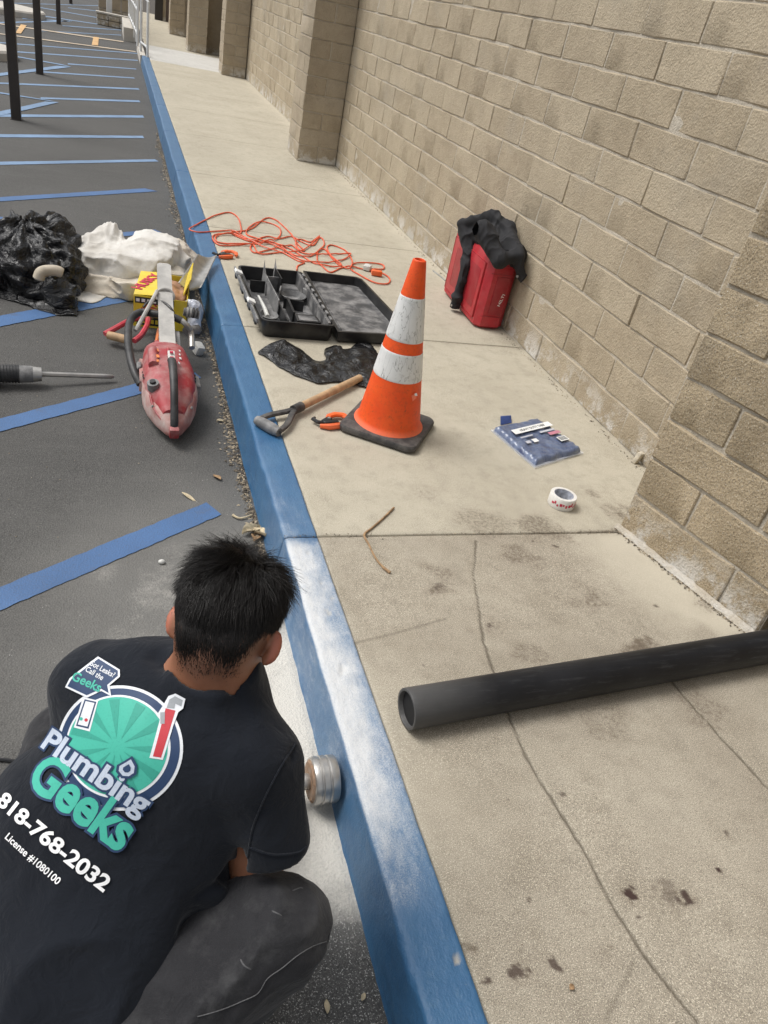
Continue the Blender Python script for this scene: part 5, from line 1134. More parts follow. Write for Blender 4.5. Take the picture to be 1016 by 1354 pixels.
# ---- hammer drill with chisel, at the left edge
hm = empty('demolition_hammer', (-.55, 3.34, -.15), 'dusty demolition hammer with steel chisel bit on the asphalt at the left edge', 'demolition hammer')
h0 = V3((-0.4544, 3.3268, -0.0950)); h1 = V3((-0.3006, 3.3396, -0.0950)); hx = (h1 - h0).normalized(); up_ = V3((0, 0, 1)); 
def hseg(nm, t0, t1, r0, r1, mat, n=22): MB().cyl(h0 + hx * t0, h0 + hx * t1, r0, r1, n).build(nm, mat, hm, True)
hseg('chisel_collar', .128, .165, .034, .030, M_STEEL); hseg('chuck', .075, .130, .038, .036, M_GREYPL)
for k in range(6): hseg('rubber_rib', .008 + k * .012, .016 + k * .012, .040, .040, M_BLKGRIP)
hseg('rubber_sleeve', .0, .08, .036, .036, M_BLKGRIP)
hseg('gear_case', -.06, .0, .052, .046, M_GREYPL)
for k in range(10):
    a_ = k * 2 * math.pi / 10; q = V3((0, math.cos(a_), math.sin(a_))) * .05
    MB().box(h0 + hx * -.03 + q, (.05, .008, .008), (a_, 0, 0)).build('cooling_fin', M_PALEPL, hm)
MB().loft([[h0 + hx * t + V3((0, math.cos(u) * ry, math.sin(u) * rz + dz)) for u in np.linspace(0, 2 * math.pi, 21)[:-1]] for t, ry, rz, dz in ((-.40, .03, .03, .01), (-.38, .05, .055, .01), (-.15, .062, .06, .008), (-.055, .052, .05, 0))]).build('motor_housing', M_SAWRED, hm, True)
MB().tube(catmull([h0 + hx * -.36 + V3((0, .0, .05)), h0 + hx * -.44 + V3((0, 0, .05)), h0 + hx * -.47 + V3((0, 0, .0)), h0 + hx * -.40 + V3((0, 0, -.02))], 5), .016, 10).build('rear_handle', M_BLKGRIP, hm, True)
c0_ = V3((-0.3008, 3.3434, -0.0950)); c1_ = V3((0.0091, 3.4197, -0.1250)); dd_ = (c1_ - c0_)
MB().tube([c0_ - dd_ * .1, c0_ + dd_ * .05, c0_ + dd_ * .9, c0_ + dd_ * .97, c1_], [.011, .0115, .0115, .0105, .005], 8).build('chisel_bit', M_STEEL, hm, True)

# ---- loose leaves, twigs, grit
M_LEAF = pmat('dry_leaf', (.30, .19, .10), .8, .4, 60, 200, .4, .001); M_LEAF2 = pmat('pale_dry_leaf', (.50, .42, .28), .8, .3, 60, 200, .4, .001)
def leaf(p, L_, w_, rz, mat, label, curl=.3):
    V = []; nu, nv = 9, 5
    for i in range(nu):
        t = i / (nu - 1); hw_ = w_ * math.sin(math.pi * min(1, t * .95 + .03)) ** .8
        for j in range(nv):
            s = (j / (nv - 1) - .5) * 2; V.append(((t - .5) * L_, s * hw_, .003 + curl * w_ * s * s + .25 * w_ * math.sin(t * 5)))
    o = link('leaf', np_mesh('leaf', V, grid_faces(nu, nv)[:, ::-1]), mat, None, True); o.modifiers.new('thickness', 'SOLIDIFY').thickness = .0006
    o.location = p; o.rotation_euler = (.1, .1, rz); tag(o, label, 'leaf', 'dry leaves'); return o
leaf((0.3912, 2.5946, -0.1490), .055, .012, 2.0, M_LEAF, 'small dark brown leaf on the asphalt, nearest the blue stripe end')
leaf((0.2721, 2.4540, -0.1490), .07, .008, -.8, M_LEAF2, 'thin pale leaf touching the end of the nearest blue stripe')
leaf((0.4583, 3.0686, -0.1490), .04, .009, .2, M_LEAF2, 'yellowish leaf flat on the asphalt to the right of the saw tail')
leaf((0.4748, 2.2328, -0.1490), .09, .022, .6, M_LEAF2, 'pale leaf in the clump behind the head, largest of the clump', .8)
leaf((0.5043, 2.2090, -0.1490), .07, .020, 2.2, M_LEAF2, 'pale curled leaf in the clump touching the kerb foot', 1.0)
leaf((0.4852, 2.1912, -0.1490), .06, .018, 1.2, M_LEAF, 'brown leaf underneath the pale clump behind the head', .5)
leaf((0.3977, 0.6361, -0.1490), .028, .006, 1.4, M_LEAF2, 'small yellow leaf on the speckled asphalt beside the jeans, lower one')
leaf((0.4744, 0.6387, -0.1490), .018, .005, .9, M_LEAF2, 'tiny pale leaf on the speckled asphalt close to the kerb')
leaf((0.8415, 0.5147, 0.0010), .016, .006, .5, M_LEAF, 'tiny brown leaf on the near pavement slab')
o = MB().tube(catmull([(0.4207, 2.33, -0.143), (0.4405, 2.3104, -0.143), (0.4662, 2.315, -0.143), (0.4943, 2.3343, -0.143)], 4), [.006, .005, .004, .004, .004, .004, .004, .004, .003, .003, .003, .003, .002], 6).build('twig', M_LEAF2, None, True); tag(o, 'short pale twig on the asphalt near the kerb foot', 'twig')
o = MB().tube(catmull([(0.9766, 2.1633, 0.005), (0.9199, 2.1013, 0.005), (0.8561, 2.0377, 0.005), (0.8176, 1.9986, 0.005), (0.8187, 1.9425, 0.005), (0.8218, 1.8679, 0.005), (0.8342, 1.8194, 0.005), (0.8495, 1.7914, 0.005)], 5), [.004] * 20 + [.0035] * 10 + [.005] * 6, 6).build('twig', M_LEAF, None, True); tag(o, 'thin curved brown twig lying across the pavement joint', 'twig')
o = MB().sphere((0, 0, .007), .012, 8, (1, .8, .7)).build('pebble', M_PALEPL, None, True); o.location = (0.1536, 2.0624, -0.1500); tag(o, 'small pale pebble on the dusty asphalt above the man', 'pebble')
# grit and litter along the kerb foot, along the wall foot: nobody could count it
V, F, AT = [], [], []
def flake(p, s, h):
    b = len(V); a_ = rnd.uniform(0, 6.28)
    for k in range(4): V.append((p[0] + s * math.cos(a_ + k * 1.57) * rnd.uniform(.5, 1.3), p[1] + s * math.sin(a_ + k * 1.57) * rnd.uniform(.4, 1), p[2] + rnd.uniform(0, h)))
    V.append((p[0], p[1], p[2] + h * 1.3)); t = rnd.random() ** 2
    for k in range(4): F.append((b + k, b + (k + 1) % 4, b + 4))
    AT.extend([t] * 5)
for _ in range(3200):
    y = 1.95 + (rnd.random() ** 1.35) * 8; x = .505 - abs(rnd.gauss(0, .020 + .008 * math.sin(y * 5))); flake((x, y, -.152), rnd.uniform(.003, .009) * (1.35 if rnd.random() < .15 else 1), rnd.uniform(.002, .009))
for _ in range(260): flake((rnd.uniform(-.4, .5), rnd.uniform(2.0, 6), -.1495), rnd.uniform(.001, .004), .002)
for _ in range(500): flake((2.285 - abs(rnd.gauss(0, .015)), rnd.uniform(2.1, 8.7), .0), rnd.uniform(.002, .006), .004)
for _ in range(300):
    t = rnd.random(); p = c0.lerp(c1, t) - eyn * (.02 + abs(rnd.gauss(0, .012))); flake((p.x, p.y, .0), rnd.uniform(.002, .006), .004)
for _ in range(160): flake((rnd.uniform(.52, 1.95), 2.0 + rnd.gauss(0, .008), .0), rnd.uniform(.001, .004), .003)
m_, nt, b = newmat('grit'); t_ = attr(nt, 'tone'); nt.links.new(mixc(nt, t_, (.055, .045, .035), (.46, .38, .27)), b.inputs['Base Color']); b.inputs['Roughness'].default_value = .9
tag(link('leaf_litter', np_mesh('leaf_litter', V, F, {'tone': AT}), m_), kind='stuff', label='brown leaf litter and grit along the kerb foot and wall foot')

# ---- far end: posts, rails, planter
M_POST = pmat('dark_brown_post_paint', (.035, .028, .024), .5, .2, 6, bst=.1)
def post(p, label):
    o = empty('square_post', (p[0], p[1], -.15), label, 'post', 'dark posts in the car park')
    MB().box((0, 0, 1.6), (.092, .092, 3.2), None, .006).build('shaft', M_POST, o, False, True); MB().box((0, 0, .004), (.110, .110, .008), None, .002).build('foot_plate', M_POST, o, False, True)
post((-0.9225, 9.4759, -0.1500), 'nearest dark brown square post rising from the striped asphalt'); post((-0.9369, 13.1080, -0.1500), 'second dark post from the camera, beside the blue arrow tip'); post((-1.1015, 21.6281, -0.1500), 'third dark post, between the orange mark and the planter'); post((-1.1392, 29.5128, -0.1500), 'farthest dark post at the top edge of the view')
M_PALEC = pmat('pale_concrete', (.50, .47, .42), .9, .12, 6, 60, .3, .003)
for (p, r, lb) in (((-2.3557, 22.1684, -0.1500), .95, 'low round concrete base at the top left, farther one'), ((-1.9271, 14.1471, -0.1500), .62, 'low round concrete base at the left edge behind the nearest post')):
    o = MB().loft([circ(r, 0, 40), circ(r, .10, 40), circ(r - .03, .13, 40)]).build('concrete_footing', M_PALEC, None, True); o.location = (p[0], p[1], -.15); tag(o, lb, 'concrete base', 'round concrete bases')
pl = empty('planter_wall', (.05, 24.0, -.15), 'low stepped planter of brown blocks at the far end of the kerb', 'planter')
for (x0, x1, y, z0, z1) in ((-.33, .50, 23.8, -.15, .10), (-.30, .55, 25.4, -.15, .42)):
    for k in range(2):
        for j in range(3):
            w3 = (x1 - x0) / 3; hz_ = (z1 - z0) / 2
            MB().box((x0 + (j + .5) * w3, y, z0 + (k + .5) * hz_), (w3 - .012, .2, hz_ - .012), None, .008).build('block', M_BLOCKP, pl)
    MB().box(((x0 + x1) / 2, y, z1 + .02), (x1 - x0 + .03, .24, .04), None, .006).build('cap', M_PALEC, pl)
MB().box((.12, 24.6, -.05), (.8, 1.4, .2)).build('planting_soil', M_DIRT, pl)
pn2 = MB().box((.395, 22.2, -.02), (.25, 3.1, .27), None, .012, 2).build('concrete_plinth', M_PALEC); tag(pn2, 'pale concrete plinth beside the far white railing', 'plinth')
ke = MB().box((.555, 17.8, -.085), (.10, 2.3, .17), None, .01, 2).build('pale_kerb_end', M_PALEC); tag(ke, 'unpainted pale kerb end at the foot of the white handrail', 'kerb end')
M_RAIL = pmat('white_rail_paint', (.62, .63, .63), .45, .06, 10, bst=.05)
hr = empty('handrail', (.6, 16.9, 0), 'white looped steel handrail standing where the blue kerb ends', 'handrail')
MB().tube([(.625, 16.45, -.02), (.62, 16.47, .84), (.60, 16.50, .87), (.55, 17.28, .87), (.535, 17.30, .84), (.535, 17.30, -.02)], .024, 8).build('loop_rail', M_RAIL, hr, True)
MB().tube([(.622, 16.47, .15), (.538, 17.3, .15)], .018, 8).build('lower_rail', M_RAIL, hr, True)
rl = empty('railing', (.5, 20, 0), 'white railing of upright bars beyond the looped handrail', 'railing')
for k in range(7): MB().tube([(.50 - .01 * k, 18.2 + k * .9, 0.0), (.50 - .01 * k, 18.2 + k * .9, 1.02)], .024 if k in (0, 6) else .016, 8).build('upright', M_RAIL, rl, True)
for z_ in (.2, .6, 1.02): MB().tube([(.50, 18.2, z_), (.44, 23.6, z_)], .022, 8).build('rail', M_RAIL, rl, True)
wp = MB().box((-.03, 24.3, .9), (.14, .14, 2.1), None, .01).build('white_post', M_RAIL); tag(wp, 'white square post standing in the brown block planter', 'post')

# ================================================================== THE MAN
def m_skin():
    m, nt, b = newmat('skin'); v = coords(nt, 'World')
    c = mixc(nt, ramp(nt, noise(nt, v, 14, 5, .6), .35, .7), (.235, .098, .053), (.335, .15, .085))
    c = mixc(nt, math_(nt, 'MULTIPLY', attr(nt, 'ruddy'), .7), c, (.46, .14, .085))
    hf = math_(nt, 'MULTIPLY', attr(nt, 'scalp'), math_(nt, 'ADD', .62, math_(nt, 'MULTIPLY', noise(nt, v, 700, 2), .7)), clamp=True)
    c = mixc(nt, hf, c, (.020, .014, .012))
    nt.links.new(c, b.inputs['Base Color']); b.inputs['Roughness'].default_value = .5
    b.inputs['Subsurface Weight'].default_value = .12; b.inputs['Subsurface Scale'].default_value = .01; b.inputs['Subsurface Radius'].default_value = (1, .3, .15)
    nt.links.new(bump(nt, noise(nt, v, 420, 4, .6), .25, .0008), b.inputs['Normal']); return m
def m_fabric(name, c1, c2, wsc, amp, fade=None, rough=.9):
    m, nt, b = newmat(name); v = coords(nt, 'World')
    c = mixc(nt, ramp(nt, noise(nt, v, 5, 5, .6), .35, .7), c1, c2)
    if fade: c = mixc(nt, math_(nt, 'MULTIPLY', ramp(nt, noise(nt, v, 17, 6, .7), .50, .72), .55), c, fade)
    wv = math_(nt, 'ADD', N(nt, 'ShaderNodeTexWave', {'Vector': v, 'Scale': wsc, 'Distortion': 1.0, 'Detail': 2}).outputs['Fac'], noise(nt, v, 900, 2))
    c = mixc(nt, math_(nt, 'MULTIPLY', ramp(nt, noise(nt, v, 1100, 2), .45, .7), .30), c, [min(1, x * 1.9) for x in c2])
    nt.links.new(c, b.inputs['Base Color']); b.inputs['Roughness'].default_value = rough; b.inputs['Specular IOR Level'].default_value = .2
    b.inputs['Sheen Weight'].default_value = .12; b.inputs['Sheen Roughness'].default_value = .5
    nb = bump(nt, wv, .25, .0006); nb = bump(nt, noise(nt, v, 26, 4, .55, .6), amp, .006, nb)
    nt.links.new(nb, b.inputs['Normal']); return m
M_SKIN = m_skin()
M_SHIRT = m_fabric('navy_black_cotton', (.0062, .0080, .0125), (.0085, .011, .0165), 260, .9)
M_JEANS = m_fabric('faded_charcoal_denim', (.016, .016, .018), (.032, .032, .035), 330, .9, (.075, .075, .076))
M_HAIR, _n, _b = newmat('black_hair'); _b.inputs['Base Color'].default_value = (.009, .007, .006, 1); _b.inputs['Roughness'].default_value = .38; _b.inputs['Specular IOR Level'].default_value = .45

nrm = lambda v: np.asarray(v, np.float32) / np.linalg.norm(v)
hf_ = nrm((.33, .56, -.76)); hr_ = np.array((.91, -.41, -.03)); hr_ = nrm(hr_ - hf_ * (hr_ @ hf_)); hu_ = np.cross(hr_, hf_)
HAX = np.stack([hr_, hf_, hu_])
E_ = np.array((0.1651, 0.8897, 0.6428)); SKC = E_ + .036 * hu_ + .004 * hf_
def hp(r, f, u): return SKC + r * hr_ + f * hf_ + u * hu_
NB = np.array((0.1538, 0.8642, 0.5439)); SHR = np.array((0.2068, 0.7476, 0.4937)); SHL = np.array((-0.0177, 0.9434, 0.4856))
ELR = np.array((0.2215, 0.6876, 0.2783)); WRR = np.array((.262, .945, .035)); ELL = np.array((-.02, 1.03, .27)); WRL = np.array((.13, 1.06, .06))
PV = np.array((-0.1263, 0.5572, -0.1149)); MBK = np.array((-0.0357, 0.7683, 0.2798)); LBK = np.array((-0.0819, 0.6204, 0.1325))
HPR, HPL = np.array((-.035, .57, .12)), np.array((-.19, .64, .09))
KNR, KNL = np.array((0.2466, 0.6033, 0.2661)), np.array((-0.0811, 1.0652, 0.2128))
ANR, ANL = np.array((.12, .59, -.075)), np.array((-.10, .92, -.075))
spn = nrm(NB - PV); brt = nrm(SHR - SHL); brt = nrm(brt - spn * (brt @ spn)); bbk = nrm(np.cross(brt, spn)) ; 
if bbk @ np.array((0, -.6, .8)) < 0: bbk = -bbk
BAX = np.stack([brt, spn, bbk])
TW_ = V3((.44, 1.112, -.073)); TB_ = V3((.20, 1.03, -.005)); ta_ = (TB_ - TW_).normalized()     # tool axis
man = empty('person', (.02, .75, -.15), 'crouching man in navy shirt with printed back and dark jeans, grinding the kerb', 'person')

def f_body(P):
    q = (P - SKC.astype(np.float32)) @ HAX.T.astype(np.float32)
    d = ellip(P, SKC, HAX, (.076, .096, .090))
    d = smin(d, ellip(P, hp(0, -.028, -.012), HAX, (.068, .066, .068)), .03)
    d = smin(d, ellip(P, hp(0, .045, -.060), HAX, (.058, .055, .062)), .035)
    d = smin(d, ellip(P, hp(0, .062, -.088), HAX, (.036, .036, .030)), .03)
    d = smin(d, rcone(P, hp(0, .098, -.022), hp(0, .118, -.050), .009, .013), .010)       # nose
    d = smin(d, rcone(P, hp(-.035, .088, .006), hp(.035, .088, .006), .010, .010), .014)     # brow
    d = smin(d, rcone(P, hp(-.020, .098, -.074), hp(.020, .098, -.074), .006, .006), .008)   # lips
    d = smax(d, -(ellip(P, hp(0, .107, -.0735), HAX, (.022, .012, .0018))), .003)
    for s in (-1, 1):
        d = smax(d, -(np.linalg.norm(P - hp(s * .031, .100, -.016), axis=1) - .014), .012)
    nk0, nk1 = hp(0, -.028, -.060), NB
    d = smin(d, rcone(P, nk0, nk1, .057, .066), .022)
    d = smin(d, rcone(P, hp(-.022, -.060, -.045), NB + .02 * bbk - .03 * brt, .028, .03), .02); d = smin(d, rcone(P, hp(.022, -.060, -.045), NB + .02 * bbk + .03 * brt, .028, .03), .02)
    for s, tw in ((-1, .48), (1, .30)):                                                       # ears
        er = nrm(hr_ * s * math.cos(tw) - hf_ * math.sin(tw)); ax = np.stack([nrm(np.cross(er, hu_)), er, hu_])
        c = E_ + hr_ * s * (.0825 if s > 0 else .079) + hu_ * (-.002 if s > 0 else .002) - hf_ * .006
        ax = np.stack([nrm(np.cross(nrm(er), hu_)), er, hu_])
        ea = ellip(P, c, ax, (.0055, .0135, .026)); ea = smin(ea, rcone(P, c - hu_ * .018 - er * .003, c - hu_ * .025 - er * .006, .006, .0055), .007)
        rim = np.abs(ellip(P, c, ax, (.010, .0148, .0268)) + .003) - .0028; rim = smax(rim, -(er @ (P - c).T + .004).astype(np.float32) * 1.0, .003)
        ea = smin(ea, rim, .003); d = smin(d, ea, .006)
    # trunk, arms, legs
    b = ellip(P, (NB + MBK) / 2, BAX, (.150, .20, .085)); b = smin(b, ellip(P, MBK, BAX, (.13, .18, .085)), .05); b = smin(b, ellip(P, (LBK + PV) / 2, BAX, (.14, .19, .10)), .05)
    b = smin(b, rcone(P, NB, SHR, .05, .055), .04); b = smin(b, rcone(P, NB, SHL, .05, .055), .04)
    b = smin(b, rcone(P, SHR, ELR, .050, .043), .02); b = smin(b, rcone(P, SHL, ELL, .050, .040), .02)
    b = smin(b, rcone(P, ELR, WRR, .044, .027), .012); b = smin(b, rcone(P, ELL, WRL, .041, .027), .012)
    b = smin(b, rcone(P, HPR, KNR, .075, .05), .03); b = smin(b, rcone(P, HPL, KNL, .075, .05), .03)
    b = smin(b, rcone(P, KNR, ANR, .05, .035), .02); b = smin(b, rcone(P, KNL, ANL, .05, .035), .02)
    return smin(d, b, .03)
V, F = surf(f_body, (-.45, .28, -.15), (.45, 1.20, .84), .0045)
q = (V - SKC) @ HAX.T; un = q / np.array([.08, .10, .094])
rad = np.linalg.norm(un, axis=1); headm = (rad < 1.6)
hl_n = vnoise(V, 60, 3) * .05
line = -1.06 + .62 * sstep(.35, .95, np.abs(un[:, 0])) + .95 * sstep(-.2, .85, un[:, 1])      # hairline height over the skull
scalp = sstep(line + .02, line + .48, un[:, 2] + hl_n) * headm * (np.abs(q[:, 0]) < .0795) * (un[:, 1] < .9)
scalp = np.maximum(scalp, .55 * sstep(line - .25, line + .1, un[:, 2] + hl_n) * headm * (np.abs(q[:, 0]) < .074) * (un[:, 1] < .2))
earm = headm * sstep(.078, .086, np.abs(q[:, 0]))
BV_ = [tuple(v) for v in V.tolist()]; BF_ = [tuple(f) for f in F.tolist()]
ob_body = link('body', np_mesh('body', V, F, {'scalp': scalp, 'ruddy': earm}), M_SKIN, None, True); world_child(ob_body, man)
for s in (-1, 1):
    o = MB().sphere(hp(s * .031, .083, -.016), .013, 16).build('eye', pmat('eye_white', (.7, .68, .65), .2, .05, bst=0), None, True); world_child(o, man)
    o2 = MB().sphere(hp(s * .031, .0915, -.016), .0062, 12).build('iris', pmat('dark_iris', (.03, .015, .01), .15, .1, bst=0), None, True); world_child(o2, man)
    o3 = MB().tube([hp(s * .016, .100, .004), hp(s * .03, .099, .010), hp(s * .046, .086, .006)], .0035, 6).build('eyebrow', M_HAIR, None, True); world_child(o3, man)
# ---- hands, each closed on the grinder body
def hand(wr, s, tc, side):
    """wr wrist, tc palm position on the tool axis; fingers wrap round the axis"""
    wr = np.array(wr); c = np.array(tc); ax = np.array(ta_); w = wr - c; w = w - ax * (w @ ax); w = nrm(w); v = np.cross(ax, w) * side; R = .031
    pc = c + w * (R + .014)
    segs = [(wr, pc + w * .004, .025, .022)]
    for k, (off, L_) in enumerate(((-.030, .92), (-.010, 1.0), (.010, .96), (.030, .80))):
        o_ = c + ax * off; r_ = R + .0085; prev = o_ + w * (r_ + .004) * 1.1
        base = o_ + (w * math.cos(-.3) + v * math.sin(-.3)) * (r_ + .006)
        segs.append((pc + ax * off * .7, base, .013, .011)); prev = base; rr_ = (.0098, .0088, .0078)
        for j, a_ in enumerate((.75 * L_, 1.55 * L_, 2.15 * L_)):
            p = o_ + (w * math.cos(a_) + v * math.sin(a_)) * r_; segs.append((prev, p, rr_[j] + .0006, rr_[j])); prev = p
    o_ = c - ax * .038; prev = pc - ax * .018 - v * .012
    for j, a_ in enumerate((-.85, -1.45, -1.95)):
        p = o_ + ax * .006 * j + (w * math.cos(a_) + v * math.sin(a_)) * (R + .010); segs.append((prev, p, .0125 - .001 * j, .0115 - .001 * j)); prev = p
    def f(P):
        d = np.full(len(P), 9., np.float32)
        for i, (a_, b_, r1, r2) in enumerate(segs): d = smin(d, rcone(P, a_, b_, r1, r2), .006 if i < 2 else .0025)
        return smin(d, ellip(P, pc, np.stack([ax, v, w]), (.040, .028, .016)), .008)
    V, F = surf(f, c - .09, c + .11, .0028)
    o = link('hand', np_mesh('hand', V, F, {'scalp': np.zeros(len(V)), 'ruddy': np.full(len(V), .15)}), M_SKIN, None, True); world_child(o, man)
hand(WRR, 1, TW_ + ta_ * .145, 1); hand(WRL, 1, TW_ + ta_ * .255, -1)

# ---- shirt
def D_(p): return np.array(p)
FOLDS = [((((0.2681, 0.7340, 0.5494)), ((0.2094, 0.6883, 0.4845))), .004, .008), ((((0.2094, 0.6883, 0.4845)), ((0.1891, 0.6667, 0.3856))), .010, .012),
         ((((0.1891, 0.6667, 0.3856)), ((0.1562, 0.6681, 0.3302))), .008, .014), ((((0.2056, 0.6727, 0.4415)), ((0.2200, 0.6589, 0.3938))), .008, .007), ((((0.1878, 0.6691, 0.3512)), ((0.1085, 0.6510, 0.3316))), .006, .014),
         ((((0.0677, 0.8926, 0.5956)), ((0.1041, 0.8190, 0.5687))), .006, .018), ((((0.1644, 0.8213, 0.6094)), ((0.1903, 0.7453, 0.5910))), .005, .016), ((((0.1048, 0.7793, 0.6050)), ((0.2043, 0.7340, 0.6023))), .004, .02),
         ((((-0.1235, 0.9078, 0.4985)), ((-0.1050, 0.8677, 0.4897))), .008, .010), ((((-0.0982, 0.6478, 0.2354)), ((0.1193, 0.6245, 0.3004))), .008, .022), ((((-0.1415, 0.6277, 0.1799)), ((0.0861, 0.5842, 0.2223))), .010, .02), ((((-0.0339, 0.5829, 0.1829)), ((0.0534, 0.6272, 0.2634))), .007, .016)]
SLR = np.array((0.2358, 0.6896, 0.3826)); 
def f_shirt(P):
    up = ellip(P, np.array((0.0755, 0.8393, 0.4412)), BAX, (.182, .17, .124))
    d = smin(up, ellip(P, MBK, BAX, (.205, .20, .130)), .06)
    d = smin(d, ellip(P, LBK, BAX, (.188, .21, .140)), .06); d = smin(d, ellip(P, PV + .02 * spn, BAX, (.205, .19, .15)), .05)
    d = smin(d, rcone(P, NB - .012 * spn, SHR, .070, .070), .045); d = smin(d, rcone(P, NB - .012 * spn, SHL, .070, .072), .045)
    d = smin(d, rcone(P, NB - .01 * bbk, NB + .060 * nrm(hp(0, -.028, -.06) - NB), .072, .068), .03)
    sl = rcone(P, SHR, SLR, .068, .061); sl2 = rcone(P, SHL, SHL + (ELL - SHL) * .62, .070, .066)
    d = smin(d, rcone(P, (0.1522, 0.7304, 0.3982), (0.1383, 0.6818, 0.3016), .055, .045), .03); d = smin(d, sl, .018); d = smin(d, sl2, .03)
    # open the sleeve and the collar
    a = nrm(SLR - SHR); d = smax(d, ((P - (SLR + a * .034 )) @ a).astype(np.float32) * (1.0) - 0 + 10 * np.clip(.0 - 0, 0, 0), .004) if False else d
    hem = np.maximum(-((P - (SLR + a * .020)) @ a), np.linalg.norm(P - (SLR + a * .05), axis=1) - .085); d = smax(d, -hem, .004)
    inner = rcone(P, SLR - a * .01, SLR + a * .10, .052, .056); d = smax(d, -inner, .003)
    al = nrm(ELL - SHL); sl_end = SHL + (ELL - SHL) * .62
    hem = np.maximum(-((P - (sl_end + al * .04)) @ al), np.linalg.norm(P - (sl_end + al * .06), axis=1) - .085); d = smax(d, -hem, .004)
    nk = nrm(hp(0, -.028, -.06) - NB); cb = NB + nk * .070
    d = smax(d, -np.maximum(-((P - cb) @ nk), np.linalg.norm(P - cb, axis=1) - .10), .006)
    d = smax(d, -rcone(P, NB + nk * .050, NB + nk * .12, .062, .062), .003)
    g = 0
    for (a_, b_), dep, sg in FOLDS:
        g = g + 1.5 * dep * np.exp(-(rcone(P, a_, b_, 0, 0) / sg) ** 2)
    Q = P + .03 * np.stack([vnoise(P, 6, 81), vnoise(P, 6, 82), vnoise(P, 6, 83)], -1)
    Lq = np.stack([Q @ brt, (Q @ spn) * .55, Q @ bbk], -1)
    low = sstep(.10, -.12, (P - MBK) @ spn)
    return d + g - (.011 + .012 * low) * (1 - np.abs(vnoise(Lq, 8, 7)) - .6) - .0030 * (1 - np.abs(vnoise(Lq, 19, 8)) - .6)
V, F = surf(f_shirt, (-.56, .14, -.10), (.42, 1.20, .74), .0052)
shirt = link('shirt', np_mesh('shirt', V, F), M_SHIRT, None, True); world_child(shirt, man)
bvh_shirt = BVHTree.FromPolygons([tuple(v) for v in V.tolist()], [tuple(f) for f in F.tolist()])

# ---- jeans
def f_jeans(P):
    d = ellip(P, PV + .01 * spn - .04 * bbk, BAX, (.16, .13, .11)); d = smin(d, rcone(P, HPR + [0, 0, .0], KNR, .120, .086), .04); d = smin(d, rcone(P, HPL, KNL, .115, .072), .04)
    d = smin(d, rcone(P, HPR, HPL, .11, .11), .05)
    s = rcone(P, KNR, ANR, .076, .062); s2 = rcone(P, KNL, ANL, .072, .060)
    d = smin(d, s, .018); d = smin(d, s2, .018)
    Q = P + .035 * np.stack([vnoise(P, 7, 91), vnoise(P, 7, 92), vnoise(P, 7, 93)], -1)
    t = nrm(KNR - HPR); Lq = Q - t * (Q @ t)[:, None] * .5
    d = d - .018 * ((1 - np.abs(vnoise(Lq, 8, 17))) ** 2 - .4) - .010 * ((1 - np.abs(vnoise(Lq, 19, 18))) ** 2 - .4)
    g = 0
    for (a_, b_), dep, sg in [((((0.3199, 0.5652, 0.2850)), ((0.2455, 0.5529, 0.2212))), .008, .008), ((((0.2962, 0.5571, 0.2587)), ((0.2028, 0.5551, 0.2347))), .006, .009), ((((0.0826, 0.5940, 0.1787)), ((0.1559, 0.6203, 0.2618))), .010, .014), ((((0.1744, 0.6783, 0.2634)), ((0.2915, 0.6616, 0.3124))), .008, .014)]:
        g = g + dep * np.exp(-(rcone(P, a_, b_, 0, 0) / sg) ** 2)
    d = d + 1.7 * g
    return smax(d, -.125 - P[:, 2], .006)
V, F = surf(f_jeans, (-.50, .16, -.14), (.40, 1.12, .42), .006)
jeans = link('jeans', np_mesh('jeans', V, F), M_JEANS, None, True); world_child(jeans, man)
bvh_j = BVHTree.FromPolygons([tuple(v) for v in V.tolist()], [tuple(f) for f in F.tolist()])
RD = V3(CR.col[2]) * -1                      # straight along the view, used only as 'down onto the back'
def drape(pts, bv, off):
    out = []
    for p in pts:
        p = V3(p); d_ = (p - V3((0.0, .1, 1.5))).normalized(); h = bv.ray_cast(p - d_ * .4, d_, 1.2)
        if h[0] is not None: out.append(h[0] + h[1] * off)
    return out
sm = drape(catmull([(0.2637, 0.7373, 0.5513), (0.2494, 0.7262, 0.5266), (0.2317, 0.7114, 0.4944), (0.213, 0.6936, 0.4573), (0.2008, 0.6772, 0.4263), (0.1941, 0.6558, 0.3916)], 6), bvh_shirt, .0005)
if len(sm) > 4: o = MB().tube(sm, .0016, 5).build('sleeve_seam', M_SHIRT, None, True); world_child(o, shirt)
hm_ = drape(catmull([(0.1963, 0.6645, 0.4054), (0.2127, 0.6556, 0.403), (0.2313, 0.6475, 0.4029), (0.251, 0.6423, 0.4079), (0.2686, 0.6398, 0.4152), (0.2784, 0.6423, 0.4248)], 5), bvh_shirt, .0008)
if len(hm_) > 4: o = MB().tube(hm_, .0022, 5).build('sleeve_hem', M_SHIRT, None, True); world_child(o, shirt)
M_STITCH = pmat('faded_stitching', (.09, .09, .093), .8, .3, 300)
st_ = drape(catmull([(0.3153, 0.5624, 0.2782), (0.2962, 0.5626, 0.2666), (0.2737, 0.5596, 0.2483), (0.2511, 0.5546, 0.2272), (0.2286, 0.551, 0.208), (0.2139, 0.5417, 0.1855), (0.1892, 0.5408, 0.1688), (0.1554, 0.5418, 0.1494), (0.1239, 0.5449, 0.1342)], 6), bvh_j, .0006)
if len(st_) > 4: o = MB().tube(st_, .0009, 5).build('seam', M_STITCH, None, True); world_child(o, jeans)
